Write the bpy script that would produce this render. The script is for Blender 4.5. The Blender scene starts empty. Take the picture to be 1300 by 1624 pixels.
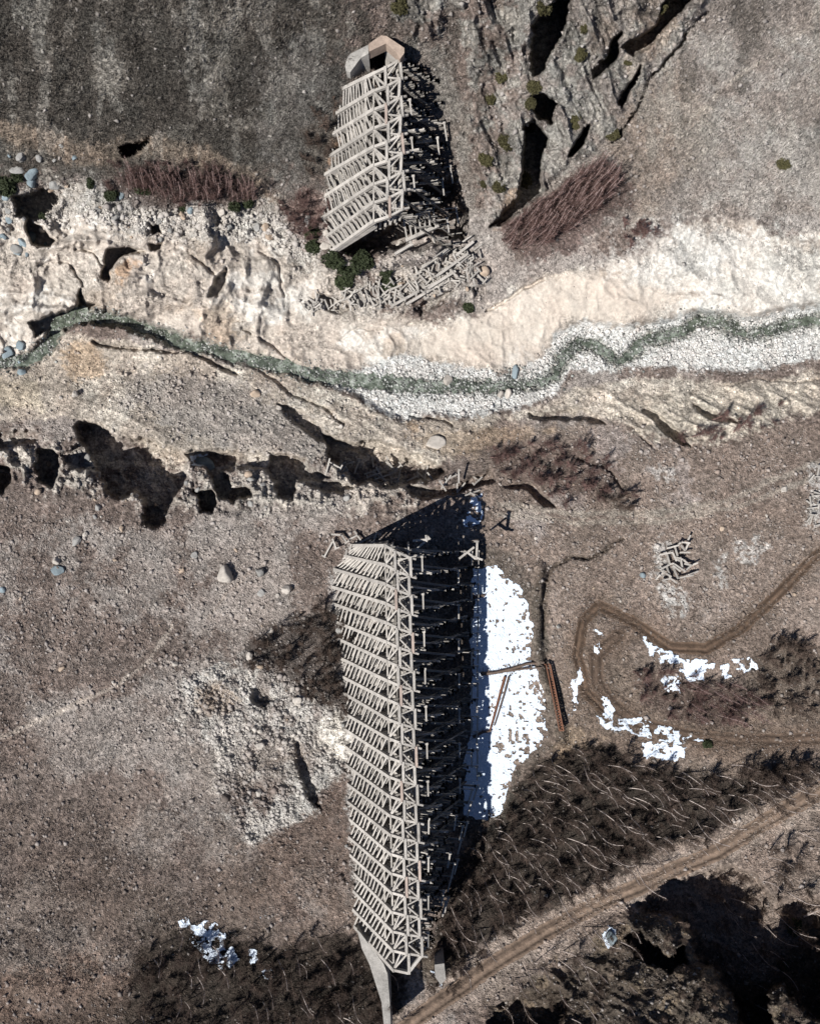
import bpy, bmesh, math, random
import numpy as np
from mathutils import Vector, Matrix

random.seed(7)
rng = np.random.default_rng(7)
scene = bpy.context.scene
COL = scene.collection

# ------------------------------------------------------------------ camera, sky, sun, exposure
HC = 115.5                      # drone height above the reservoir floor, metres
cam_data = bpy.data.cameras.new('drone_camera')
cam_data.sensor_fit = 'VERTICAL'
cam_data.sensor_height = 33.75
cam_data.sensor_width = 27.0
cam_data.lens = 33.75 * HC / 162.4
cam_data.clip_start = 1.0
cam_data.clip_end = 3000.0
cam = bpy.data.objects.new('drone_camera', cam_data)
cam.location = (0, 0, HC)
cam.rotation_euler = (0, 0, 0)
COL.objects.link(cam)
scene.camera = cam

SUN_EL, SUN_AZ = math.radians(50), math.radians(216)   # azimuth of the sun, counter-clockwise from +x
sun_dir = Vector((math.cos(SUN_EL)*math.cos(SUN_AZ), math.cos(SUN_EL)*math.sin(SUN_AZ), math.sin(SUN_EL)))
world = bpy.data.worlds.new('World'); scene.world = world; world.use_nodes = True
nt = world.node_tree
bg = nt.nodes['Background']
sky = nt.nodes.new('ShaderNodeTexSky'); sky.sky_type = 'NISHITA'; sky.sun_disc = False
sky.sun_elevation = SUN_EL
sky.sun_rotation = math.pi/2 - SUN_AZ
sky.altitude = 2800; sky.air_density = 0.75; sky.dust_density = 0.0; sky.ozone_density = 3.0
nt.links.new(sky.outputs[0], bg.inputs[0]); bg.inputs[1].default_value = 0.06
sd = bpy.data.lights.new('sun', 'SUN'); sd.energy = 5.0; sd.angle = math.radians(0.5); sd.color = (1.0, 0.97, 0.93)
so = bpy.data.objects.new('sun', sd); COL.objects.link(so)
so.rotation_euler = sun_dir.to_track_quat('Z', 'Y').to_euler(); so.location = sun_dir*200
scene.view_settings.view_transform = 'Standard'
scene.view_settings.look = 'None'
scene.view_settings.exposure = 0.45
scene.view_settings.gamma = 1.0
scene.cycles.max_bounces = 3
scene.cycles.diffuse_bounces = 2
KALB = 0.66                     # picture linear value -> albedo at this exposure

def unproj(px, py, z):          # where the sight line through a photo pixel meets height z
    k = 0.1*(1 - z/HC)
    return (px-650)*k, (812-py)*k
def W(px, py, z):
    x, y = unproj(px, py, z); return Vector((x, y, z))
def lin(c):
    c = np.asarray(c, float)/255.0
    return np.where(c <= 0.04045, c/12.92, ((c+0.055)/1.055)**2.4)
def C(r, g, b): return lin((r, g, b))*KALB

# ------------------------------------------------------------------ numpy noise
_perm = rng.permutation(4096).astype(np.int64)
_val = rng.random(4096)
def vnoise(x, y, seed=0):
    xi = np.floor(x).astype(np.int64); yi = np.floor(y).astype(np.int64)
    xf = x-xi; yf = y-yi
    u = xf*xf*xf*(xf*(xf*6-15)+10); v = yf*yf*yf*(yf*(yf*6-15)+10)
    def h(a, b): return _val[_perm[(_perm[(a+seed*131) & 4095] + b) & 4095]]
    n00 = h(xi, yi); n10 = h(xi+1, yi); n01 = h(xi, yi+1); n11 = h(xi+1, yi+1)
    return (n00*(1-u)+n10*u)*(1-v)+(n01*(1-u)+n11*u)*v
def fbm(x, y, scale, oct=4, seed=0, gain=0.5):
    s = 0; a = 1; t = 0
    for k in range(oct):
        f = 2.03**k/scale
        s = s + a*vnoise(x*f+k*17.3, y*f-k*9.1, seed+k); t += a; a *= gain
    return s/t*2-1              # about -1..1
def ridged(x, y, scale, oct=4, seed=0):
    s = 0; a = 1; t = 0
    for k in range(oct):
        f = 2.05**k/scale
        n = 1-np.abs(vnoise(x*f+k*7.7, y*f+k*3.3, seed+k)*2-1)
        s = s + a*n*n; t += a; a *= 0.5
    return s/t
def sstep(a, b, x):
    t = np.clip((x-a)/(b-a), 0, 1); return t*t*(3-2*t)

# ------------------------------------------------------------------ masks in photo coordinates
class Field:
    def __init__(s, px, py):
        s.x = px; s.y = py
        s.wx = fbm(px, py, 46, 4, 3)*1.0; s.wy = fbm(px, py, 46, 4, 11)*1.0
        s.fx = fbm(px, py, 9, 3, 23); s.fy = fbm(px, py, 9, 3, 31)
    def coords(s, warp, fine):
        return s.x+s.wx*warp+s.fx*fine, s.y+s.wy*warp+s.fy*fine
    def sel(s, pts, pad):
        xs = [p[0] for p in pts]; ys = [p[1] for p in pts]
        return np.nonzero((s.x > min(xs)-pad) & (s.x < max(xs)+pad) & (s.y > min(ys)-pad) & (s.y < max(ys)+pad))[0]
    def sdf(s, pts, warp=8, fine=3, pad=60, closed=True):
        out = np.full(s.x.shape, 1e3)
        idx = s.sel(pts, pad+warp+fine)
        if len(idx) == 0: return out
        X, Y = s.coords(warp, fine); X = X[idx]; Y = Y[idx]
        d = np.full(X.shape, 1e9); ins = np.zeros(X.shape, bool)
        n = len(pts)
        for i in range(n if closed else n-1):
            ax, ay = pts[i][:2]; bx, by = pts[(i+1) % n][:2]
            dx, dy = bx-ax, by-ay; L = dx*dx+dy*dy+1e-9
            t = np.clip(((X-ax)*dx+(Y-ay)*dy)/L, 0, 1)
            d = np.minimum(d, np.hypot(X-ax-t*dx, Y-ay-t*dy))
            if closed:
                c = ((ay > Y) != (by > Y)) & (X < (bx-ax)*(Y-ay)/(by-ay+1e-12)+ax)
                ins ^= c
        if closed: d = np.where(ins, -d, d)
        out[idx] = d; return out
    def poly(s, pts, soft=4, warp=8, fine=3):
        return 1-sstep(-soft, soft, s.sdf(pts, warp, fine, soft+10))
    def line(s, pts, width, soft=3, warp=3, fine=1.5):
        return 1-sstep(width/2-soft/2, width/2+soft/2, s.sdf(pts, warp, fine, width+20, closed=False))

# ------------------------------------------------------------------ outlines read off the photo
RIVER = [(-60,590),(0,577),(40,570),(75,552),(92,520),(125,500),(165,500),(205,512),(245,528),(300,545),(360,560),(420,575),
         (480,592),(540,600),(600,608),(660,612),(720,612),(780,612),(840,608),(880,595),(893,565),(915,545),(945,548),
         (980,572),(1005,560),(1025,540),(1060,530),(1085,522),(1110,508),(1150,514),(1185,532),(1225,522),(1260,512),(1300,508),(1400,500)]
GBAR = [(640,560),(740,585),(820,590),(860,562),(890,520),(930,512),(990,520),(1060,505),(1110,495),(1180,505),(1250,490),(1400,478),
        (1400,560),(1300,560),(1240,575),(1180,592),(1100,585),(1020,580),(960,585),(900,590),(880,625),(800,650),(740,662),(690,660),(640,668),(600,650),(560,625),(520,610),(560,590)]
PALE = [(-60,300),(60,300),(140,290),(190,330),(260,322),(330,330),(400,330),(450,365),(500,395),(520,430),(560,470),(640,500),(700,520),(770,490),
        (840,450),(900,430),(960,420),(1010,405),(1050,370),(1100,345),(1180,350),(1240,375),(1300,370),(1400,350),
        (1400,520),(1300,500),(1180,510),(1100,500),(1040,520),(990,560),(930,530),(880,580),(760,600),(640,595),(560,590),(470,585),(380,560),(300,535),(220,510),(130,495),(70,540),(0,570),(-60,580)]
TERRACE = [(-60,590),(60,560),(110,530),(200,545),(300,560),(420,590),(520,615),(620,660),(720,668),(820,655),(900,620),(1000,600),(1100,605),(1200,605),(1400,560),
           (1400,625),(1300,640),(1200,665),(1120,690),(1050,672),(960,660),(880,655),(800,665),(740,700),(690,740),(600,740),(520,720),(440,740),(330,720),(280,740),(200,690),(100,660),(0,670),(-60,670)]
SAND = [(640,560),(700,520),(770,492),(840,455),(920,430),(1000,440),(1080,470),(1010,500),(960,510),(900,505),(860,550),(820,580),(740,580)]
ROAD = [(600,1660),(660,1616),(760,1545),(860,1480),(960,1428),(1060,1385),(1140,1350),(1210,1305),(1300,1255),(1420,1190)]
ROAD2 = [(1420,1170),(1300,1172),(1200,1176),(1100,1168),(1020,1150),(970,1120),(945,1080),(945,1040),(980,1010),(1010,990)]
ROAD3 = [(1420,790),(1340,845),(1290,885),(1230,945),(1170,1000),(1120,1030),(1060,1025),(1000,985),(950,960),(925,985),(915,1040),(930,1100),(960,1130)]
PATH_L = [(-20,1175),(40,1155),(110,1120),(180,1090),(235,1050),(275,990)]
POND = [(762,905),(785,895),(800,915),(820,925),(838,955),(843,1000),(840,1045),(852,1062),(862,1100),(862,1140),(868,1165),(855,1185),(820,1215),(805,1250),(795,1285),(768,1300),(735,1290),(738,1230),(745,1150),(750,1000),(750,900)]
SNOWS = [[(305,1465),(335,1455),(350,1475),(365,1495),(382,1520),(360,1535),(335,1530),(318,1505),(302,1490)],
         [(283,1455),(302,1450),(306,1462),(290,1470)], [(395,1500),(410,1505),(408,1525),(395,1528)], [(412,1540),(432,1538),(430,1552),(415,1550)],
         [(1010,1005),(1040,1020),(1080,1040),(1130,1050),(1190,1040),(1200,1060),(1150,1075),(1090,1080),(1075,1062),(1030,1040)],
         [(945,1130),(1000,1140),(1060,1150),(1110,1165),(1120,1178),(1060,1178),(1000,1165),(950,1150)],
         [(1020,1180),(1060,1175),(1090,1185),(1085,1205),(1040,1205),(1018,1195)],
         [(905,1085),(915,1060),(925,1060),(918,1100),(908,1130),(900,1140)],
         [(945,1000),(960,1008),(955,1040),(945,1035)], [(950,1105),(965,1115),(980,1140),(960,1145)],
         [(962,1470),(978,1472),(980,1495),(965,1505),(958,1490)], [(685,1535),(703,1530),(706,1560),(695,1570)],
         [(1040,1075),(1075,1068),(1080,1100),(1050,1096)],[(745,790),(765,780),(762,830),(735,838)],
         [(410,1448),(418,1446),(419,1456),(411,1457)],[(305,725),(335,722),(350,730),(330,745),(310,740)]]
PITS = [ # outline, floor height, edge softness, fine
  ([(118,672),(150,668),(190,690),(250,700),(290,716),(300,735),(298,765),(275,790),(262,830),(245,838),(228,828),(230,790),(215,778),(195,795),(175,785),(165,760),(150,740)], -7.5, 5, 5),
  ([(58,712),(90,716),(92,745),(85,770),(62,765),(55,740)], -5, 4, 4),
  ([(-40,690),(30,682),(60,686),(55,700),(20,706),(-40,715)], -4, 4, 4),
  ([(-40,740),(12,735),(20,770),(5,785),(-40,785)], -4.5, 4, 4),
  ([(310,716),(345,716),(375,722),(372,742),(350,748),(372,770),(398,772),(400,785),(372,795),(345,790),(338,765),(330,745),(312,738)], -5, 3.5, 4),
  ([(308,776),(335,775),(342,795),(335,812),(315,812)], -4.5, 3, 4),
  ([(425,720),(470,722),(500,745),(520,755),(505,765),(470,762),(465,790),(440,788),(435,765),(420,745)], -5.5, 4, 4),
  ([(440,640),(478,650),(512,680),(520,700),(505,702),(480,680),(455,665)], -4.5, 3, 3),
  ([(515,690),(560,700),(600,695),(640,715),(690,730),(705,745),(680,760),(640,768),(600,770),(560,765),(540,750),(520,725)], -7, 4, 5),
  ([(640,768),(700,775),(760,750),(782,745),(785,762),(760,770),(720,782),(680,792),(650,785)], -3.5, 3, 3),
  ([(835,655),(900,648),(950,658),(960,672),(930,668),(890,664),(840,662)], -5.2, 3, 2),
  ([(1020,645),(1050,662),(1085,690),(1095,705),(1075,700),(1045,678),(1018,655)], -4.5, 3, 2),
  ([(1095,642),(1130,655),(1170,672),(1140,668),(1105,655)], -4.2, 3, 2),
  ([(798,770),(840,764),(865,790),(880,806),(862,804),(840,780)], -2.5, 3, 2),
  ([(292,718),(345,712),(420,722),(440,732),(420,745),(380,742),(310,732)], -3.2, 4, 5),
  ([(470,758),(540,765),(560,772),(540,785),(500,778)], -2.5, 3, 4),
  ([(90,720),(130,700),(150,720),(150,745),(110,742)], -3, 3.5, 5),
  # crevices of the crag, bank hollows, shade pits at the short dam
  ([(842,42),(860,20),(890,-20),(905,-20),(888,62),(862,118),(845,116)], 8, 3, 4),
  ([(843,150),(862,148),(884,165),(876,196),(860,188),(846,172)], 2.5, 3, 3),
  ([(830,195),(850,190),(870,222),(858,250),(857,305),(835,326),(812,345),(795,362),(775,366),(800,335),(822,310),(830,280),(828,240)], -1.5, 3, 4),
  ([(985,75),(1010,60),(1040,40),(1048,10),(1075,-20),(1105,-20),(1080,20),(1050,50),(1025,80),(1000,90)], 11, 2.5, 3),
  ([(940,110),(960,90),(975,60),(985,50),(980,85),(965,110),(942,120)], 10, 2.5, 3),
  ([(980,160),(1000,130),(1015,105),(1012,125),(995,155),(985,170)], 7.5, 2, 2),
  ([(900,245),(925,205),(932,200),(928,225),(908,247)], 2.5, 2, 2),
  ([(190,232),(215,225),(235,218),(232,230),(210,245),(195,245)], 3.5, 3, 3),
  ([(22,310),(70,295),(98,310),(82,330),(60,350),(30,345)], -1.5, 4, 4),
  ([(45,345),(85,378),(80,390),(55,390),(45,370)], -1.5, 3, 3),
  ([(172,400),(200,390),(225,395),(200,405),(185,420),(172,445),(160,440),(172,420)], -1, 2.5, 3),
  ([(45,515),(75,505),(120,485),(125,455),(132,478),(155,480),(120,500),(85,522),(60,532)], -5.5, 3, 3),
  ([(340,440),(358,430),(360,445),(345,470),(328,470)], 0.5, 2.5, 3),
  ([(235,360),(252,358),(252,372),(238,372)], 1.2, 2, 3),([(235,385),(256,388),(252,395),(236,394)], 1, 2, 2),
  ([(500,465),(530,470),(560,490),(540,505),(512,490)], -3, 3, 3),
  ([(660,490),(700,470),(720,460),(700,485),(670,500)], -2.8, 3, 3),
  ([(752,455),(772,450),(775,475),(765,500),(745,510),(755,485)], -1.5, 2.5, 2),
  ([(400,1095),(425,1090),(440,1110),(420,1120),(402,1112)], 1.2, 3, 4),
  ([(465,1170),(480,1190),(495,1230),(510,1285),(488,1265),(468,1215)], 2.2, 3, 5),
  ([(548,398),(580,378),(630,345),(690,325),(740,330),(735,380),(690,372),(650,372),(640,388),(590,392),(560,402)], -7.5, 7, 4),  # dug deep so the ground below the broken dam end falls black
  ([(566,345),(600,300),(720,285),(738,340),(735,375),(690,368),(650,368),(635,385),(590,390),(560,395)], -5.0, 12, 4),  # wider pit below the last frames, sunk to hold them in shade
  ([(556,114),(572,97),(610,74),(634,95),(640,120),(600,112),(560,124)], 10.0, 2, 1),  # hollow sunk behind the end cap so its corner goes dark
  # ravine lower right
  ([(1012,1432),(1060,1400),(1110,1385),(1160,1375),(1200,1395),(1225,1430),(1300,1425),(1400,1440),(1400,1570),(1300,1620),(1265,1590),(1235,1560),(1215,1570),(1225,1640),(1180,1640),(1160,1575),(1140,1545),(1105,1515),(1095,1480),(1060,1450),(1025,1445)], -2.5, 5, 6),
  ([(800,1590),(835,1575),(880,1565),(905,1580),(900,1600),(880,1680),(760,1680),(775,1620)], 1.5, 4, 6),
  ([(990,1490),(1010,1475),(1060,1520),(1080,1500),(1090,1520),(1060,1545),(1020,1520)], 3.2, 3, 6),
]
# coarse relief table: rows y, columns x
TX = np.array([-2500,-300,0,260,520,780,1040,1300,1600,3800.])
TY = np.array([-2500,-300,0,100,200,300,400,480,560,640,720,780,860,1000,1200,1400,1624,1900,4100.])
TZ = np.array([
 [80,60,55,55,55,55,55,50,50,60],
 [45,38,34,34,32,32,30,28,30,40],
 [34,24,22,23,20,19,19,16,18,30],
 [30,19,17,18,15,14,14,12,14,26],
 [26,13,11,12, 9, 9.5,10, 8,10,22],
 [20, 8, 6, 7, 4.5, 5, 6, 5, 6,14],
 [12, 4, 3, 3.5, 0.5, 1.5, 2.5, 2.6, 4,8],
 [6, 2, 1, 1.5,-1.5,-1.5, 0, 0.5, 1,4],
 [0,-4,-4,-3.6,-4,-4.4,-4.2,-4,-3.8,0],
 [0,-1.5,-1.5,-1.8,-3,-4.4,-3.2,-2.6,-2,2],
 [4, 0.5, 0.2, 0,-1.5,-2.4,-1,-0.6,0,5],
 [5, 2.2, 2.0, 1.6, 0.8,-0.6,-0.2,0.2,1,6],
 [6, 2.6, 2.4, 2.0, 0.8, 0.1, 0.4,0.8,2,7],
 [8, 3.6, 3.2, 2.8, 1.0, 0.0, 0.9, 1.8,3,9],
 [10,5,4.4, 4, 3.2, 0.0, 1.6, 3,5,12],
 [14,7.5,6.6, 6.2, 5.6, 3.0, 3.6, 6,9,16],
 [18,11,10, 9.4, 8.4, 7.0, 8.5, 12,15,24],
 [26,18,15,14,13,13,15,20,24,32],
 [60,50,45,40,40,40,45,50,55,70]], float)
def table(px, py):
    ix = np.clip(np.searchsorted(TX, px)-1, 0, len(TX)-2); iy = np.clip(np.searchsorted(TY, py)-1, 0, len(TY)-2)
    u = np.clip((px-TX[ix])/(TX[ix+1]-TX[ix]), 0, 1); v = np.clip((py-TY[iy])/(TY[iy+1]-TY[iy]), 0, 1)
    def row(r):                 # Catmull-Rom in x with real spacing
        a = TZ[r, ix]; b = TZ[r, ix+1]; h = TX[ix+1]-TX[ix]
        i0 = np.maximum(ix-1, 0); i3 = np.minimum(ix+2, len(TX)-1)
        m0 = (b-TZ[r, i0])/(TX[ix+1]-TX[i0]); m1 = (TZ[r, i3]-a)/(TX[i3]-TX[ix])
        return (2*u**3-3*u**2+1)*a+(u**3-2*u**2+u)*h*m0+(-2*u**3+3*u**2)*b+(u**3-u**2)*h*m1
    j0 = np.maximum(iy-1, 0); j3 = np.minimum(iy+2, len(TY)-1)
    R0, R1, R2, R3 = row(j0), row(iy), row(iy+1), row(j3)
    h = TY[iy+1]-TY[iy]
    m0 = (R2-R0)/(TY[iy+1]-TY[j0]); m1 = (R3-R1)/(TY[j3]-TY[iy])
    return (2*v**3-3*v**2+1)*R1+(v**3-2*v**2+v)*h*m0+(-2*v**3+3*v**2)*R2+(v**3-v**2)*h*m1

CRAG = [(700,-60),(730,60),(745,150),(735,230),(760,300),(775,370),(800,350),(850,320),(905,245),(980,215),(985,180),(1030,120),(1080,60),(1130,-20),(1150,-60)]
CRAG2 = [(610,-60),(618,40),(650,68),(690,60),(720,-60)]
RUBBLE = [(510,395),(540,415),(600,410),(650,400),(690,400),(745,410),(775,440),(760,470),(700,490),(650,500),(590,505),(530,500),(500,475),(500,440)]
HEAP = [(510,330),(530,250),(560,300),(600,340),(560,380),(520,402),(508,380)]
WHITEPATCH = [(290,1080),(330,1055),(385,1045),(440,1060),(480,1075),(500,1110),(545,1130),(560,1165),(560,1210),(520,1235),(500,1290),(450,1310),(400,1345),(360,1290),(330,1240),(340,1190),(280,1160),(272,1120)]
FOREST_R = [(745,1330),(790,1290),(830,1220),(900,1185),(960,1185),(1060,1222),(1160,1232),(1230,1222),(1300,1220),(1300,1225),(1200,1275),(1130,1318),(1020,1362),(930,1405),(820,1462),(740,1530),(690,1530),(700,1450),(720,1380)]
FOREST_BL = [(190,1640),(210,1560),(230,1490),(300,1470),(400,1490),(470,1500),(540,1470),(600,1500),(640,1560),(640,1624),(560,1660)]
THICKET_M = [(380,1060),(400,1020),(450,985),(520,960),(545,985),(545,1060),(550,1130),(500,1110),(450,1060)]
RED_T = [(790,365),(830,330),(870,305),(910,270),(960,255),(1000,290),(990,330),(950,370),(900,400),(840,405),(800,395)]
LEFT_T = [(160,290),(200,262),(270,255),(340,262),(390,290),(405,320),(330,330),(240,320),(180,315)]
MID_T = [(770,720),(820,700),(880,700),(940,720),(980,760),(1000,780),(960,790),(900,800),(850,770),(790,750)]
RIGHT_T = [(1000,1060),(1080,1070),(1150,1080),(1210,1100),(1180,1150),(1100,1150),(1020,1120)]

def relief(F):
    x, y = F.x, F.y
    z = table(x, y)
    inside = 1-sstep(0, 500, np.maximum(np.abs(x-650)-650, np.abs(y-812)-812))
    # broad undulation
    hill = sstep(420, 200, y)
    z = z + fbm(x, y, 240, 4, 41)*(0.5+1.6*hill+1.2*sstep(1350, 1624, y))
    z = z + fbm(x*1.0, y, 60, 4, 47)*0.22
    pale = F.poly(PALE, 10, 10, 4)
    z = z + pale*sstep(560, 380, x)*((ridged(x+F.wx*26, y*1.15+F.wy*26, 125, 4, 53)-.42)*3.4+(ridged(x*.9+F.wx*8, y*1.2, 36, 3, 55)-.4)*.8)
    z = z + pale*(ridged(x+F.wx*20, y+F.wy*20, 95, 5, 51)-0.4)*1.9
    z = z + pale*fbm(x, y, 16, 3, 91)*0.22*sstep(500,380,y+ (x-300)*0.05)
    # shelf edge of the north bank (rough blocks at its top)
    rubb = F.line([(-50,330),(60,330),(140,320),(240,345),(330,355),(420,350),(480,400)], 60, 40, 6, 4)
    z = z + rubb*(ridged(x, y, 16, 3, 57)-0.35)*1.0
    terr = F.poly(TERRACE, 8, 8, 4)
    z = z + terr*(ridged(x*0.8+y*0.6, y*1.1-x*0.5, 60, 4, 61)-0.45)*1.0
    # little fluted slope on the right of the south bank
    flut = F.poly([(960,640),(1080,620),(1200,612),(1340,600),(1340,650),(1240,665),(1160,700),(1100,700),(1000,690)], 12, 6, 3)
    z = z + flut*(ridged(x*0.9+y*0.8, (y*0.9-x*0.45)*2.2, 45, 3, 67)-0.4)*1.5
    # south plateau edge: blocky along the gullies
    edge = F.line([(-40,720),(60,735),(130,745),(300,770),(420,780),(520,770),(640,775)], 70, 50, 10, 6)
    z = z + edge*((ridged(x, y, 26, 4, 71)-0.4)*2.4+(ridged(x, y, 9, 2, 72)-.4)*.6)
    crag = np.maximum(F.poly(CRAG, 26, 16, 8), F.poly(CRAG2, 16, 10, 6)); crag = sstep(.2, .9, crag+.4*fbm(x, y, 24, 3, 77)*(crag > .02))
    sx = x*0.62+y*0.78; sy = y*0.35-x*0.9
    rk = ridged(sx*0.55+F.wx*16, sy*1.3+F.wy*12, 55, 5, 73)
    z = z + crag*((rk-0.45)*4.0 + 0.8 + (ridged(x,y,13,2,75)-.4)*.5)
    z = z - 2.0*sstep(0.7, 1, F.line([(975,230),(1000,190),(1030,130),(1060,90),(1120,20)], 5, 3, 8, 4))
    lr = F.poly([(720,1500),(900,1450),(1010,1420),(1130,1370),(1400,1250),(1400,1700),(600,1700)], 20, 10, 5)*0
    lr = np.maximum(lr, F.poly([(940,1500),(1010,1440),(1100,1480),(1200,1560),(1300,1450),(1400,1300),(1500,1800),(700,1800),(780,1600)], 25, 10, 5))
    z = z + lr*((ridged(x*0.8+y*0.5, y-x*0.6, 70, 4, 79)-0.4)*2.6)
    z = z + F.poly([(1000,1455),(1060,1470),(1110,1530),(1150,1580),(1170,1660),(980,1660),(960,1540)], 30, 10, 4)*3.5
    # rubble and heaps
    z = z + F.poly(RUBBLE, 12, 6, 4)*(0.5+ridged(x, y, 12, 3, 83)*0.9)
    z = z + F.poly([(515,404),(560,396),(600,396),(650,392),(705,392),(700,412),(640,424),(560,424),(515,428)], 9, 6, 4)*3.4  # mound raised to keep the sun out of the broken dam end
    z = z + F.poly(HEAP, 14, 6, 3)*(0.5+ridged(x, y, 10, 3, 87)*0.8)
    wp = F.poly(WHITEPATCH, 12, 12, 6)
    z = z + wp*(fbm(x, y, 28, 4, 89)*0.8+ridged(x,y,9,2,93)*.35)
    gb = F.poly(GBAR, 8, 4, 3)
    z = z*(1-gb)+gb*(-4.45+0.2*fbm(x, y, 18, 3, 97)+0.12*fbm(x, y, 5, 2, 99))
    # reservoir floor
    pond = F.poly([(600,860),(790,860),(850,930),(880,1060),(885,1170),(830,1225),(800,1300),(740,1330),(660,1300),(640,1000)], 14, 4, 2)
    z = z*(1-pond)+pond*(0.0+0.08*fbm(x, y, 20, 3, 95))
    z = z + 0.9*F.line([(858,900),(852,960),(850,1010),(858,1060),(880,1120),(890,1180)], 14, 10, 3, 2)
    # pits, gullies, crevices
    for pts, fl, soft, fine in PITS:
        m = F.poly(pts, soft*0.75, 7, fine)
        z = z*(1-m)+m*(np.minimum(z, fl+0.5*fbm(x, y, 14, 3, 101)))
    # narrow erosion cracks
    for pts, wd, dep in [
        ([(870,920),(880,900),(905,885),(930,890),(960,875),(985,855)], 5, 0.8), ([(862,1010),(858,960),(870,920)], 5, 0.7),
        ([(385,520),(430,545),(470,590)], 4, 0.7), ([(150,545),(190,553),(240,556)], 5, 1.3), ([(240,556),(300,556),(330,572),(372,590)], 6, 1.5),
        ([(415,590),(460,625),(520,650),(545,670)], 5, 0.8), ([(1150,612),(1200,600),(1260,604),(1300,598)], 3, .7), ([(650,660),(700,668),(715,675)], 4, 1.0),
        ([(770,492),(800,478),(860,445)], 5, 1.0), ([(540,540),(575,520),(640,520),(680,505)], 3, .5), ([(1000,680),(1020,700),(1040,712)], 3, .6),
        ([(120,395),(150,400),(170,430)],4,.8), ([(60,420),(110,415),(130,450)],4,.7), ([(300,400),(330,425),(345,440)],4,.7), ([(410,400),(440,420),(450,470)],4,.6),
        ([(640,440),(650,470),(640,500)],4,.7),([(920,728),(960,745),(1000,790)],4,.9)]:
        z = z - dep*F.line(pts, wd, 3, 5, 3)
    # tracks are sunk a little, river more
    for R, wd in ((ROAD, 26), (ROAD2, 22), (ROAD3, 20)):
        z = z - 0.12*F.line(R, wd, 8, 2, 1)
    for off in (-5, 5):
        z = z - 0.14*F.line([(a+off*0.5, b+off) for a, b in ROAD], 4, 3, 2, 1)
        z = z - 0.14*F.line([(a+off*0.6, b+off*.7) for a, b in ROAD3], 3, 3, 2, 1)
    rv = F.line(RIVER, 22, 12, 4, 5)
    z = z*(1-rv)+rv*(-5.0+0.25*fbm(x, y, 9, 3, 103))
    # small scale roughness everywhere off the snow
    sm = (1-pond)
    z = z + sm*(fbm(x, y, 7, 2, 107)*0.07+fbm(x, y, 3.4, 2, 109)*0.05)
    gr = hill*sm*(1-crag)
    z = z + gr*fbm(x, y, 5, 2, 113)*0.13
    return z, dict(pale=pale, terr=terr, crag=crag, gb=gb, pond=pond, rv=rv, wp=wp, hill=hill, rubb=rubb, edge=edge, lr=lr, fl=flut)

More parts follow.
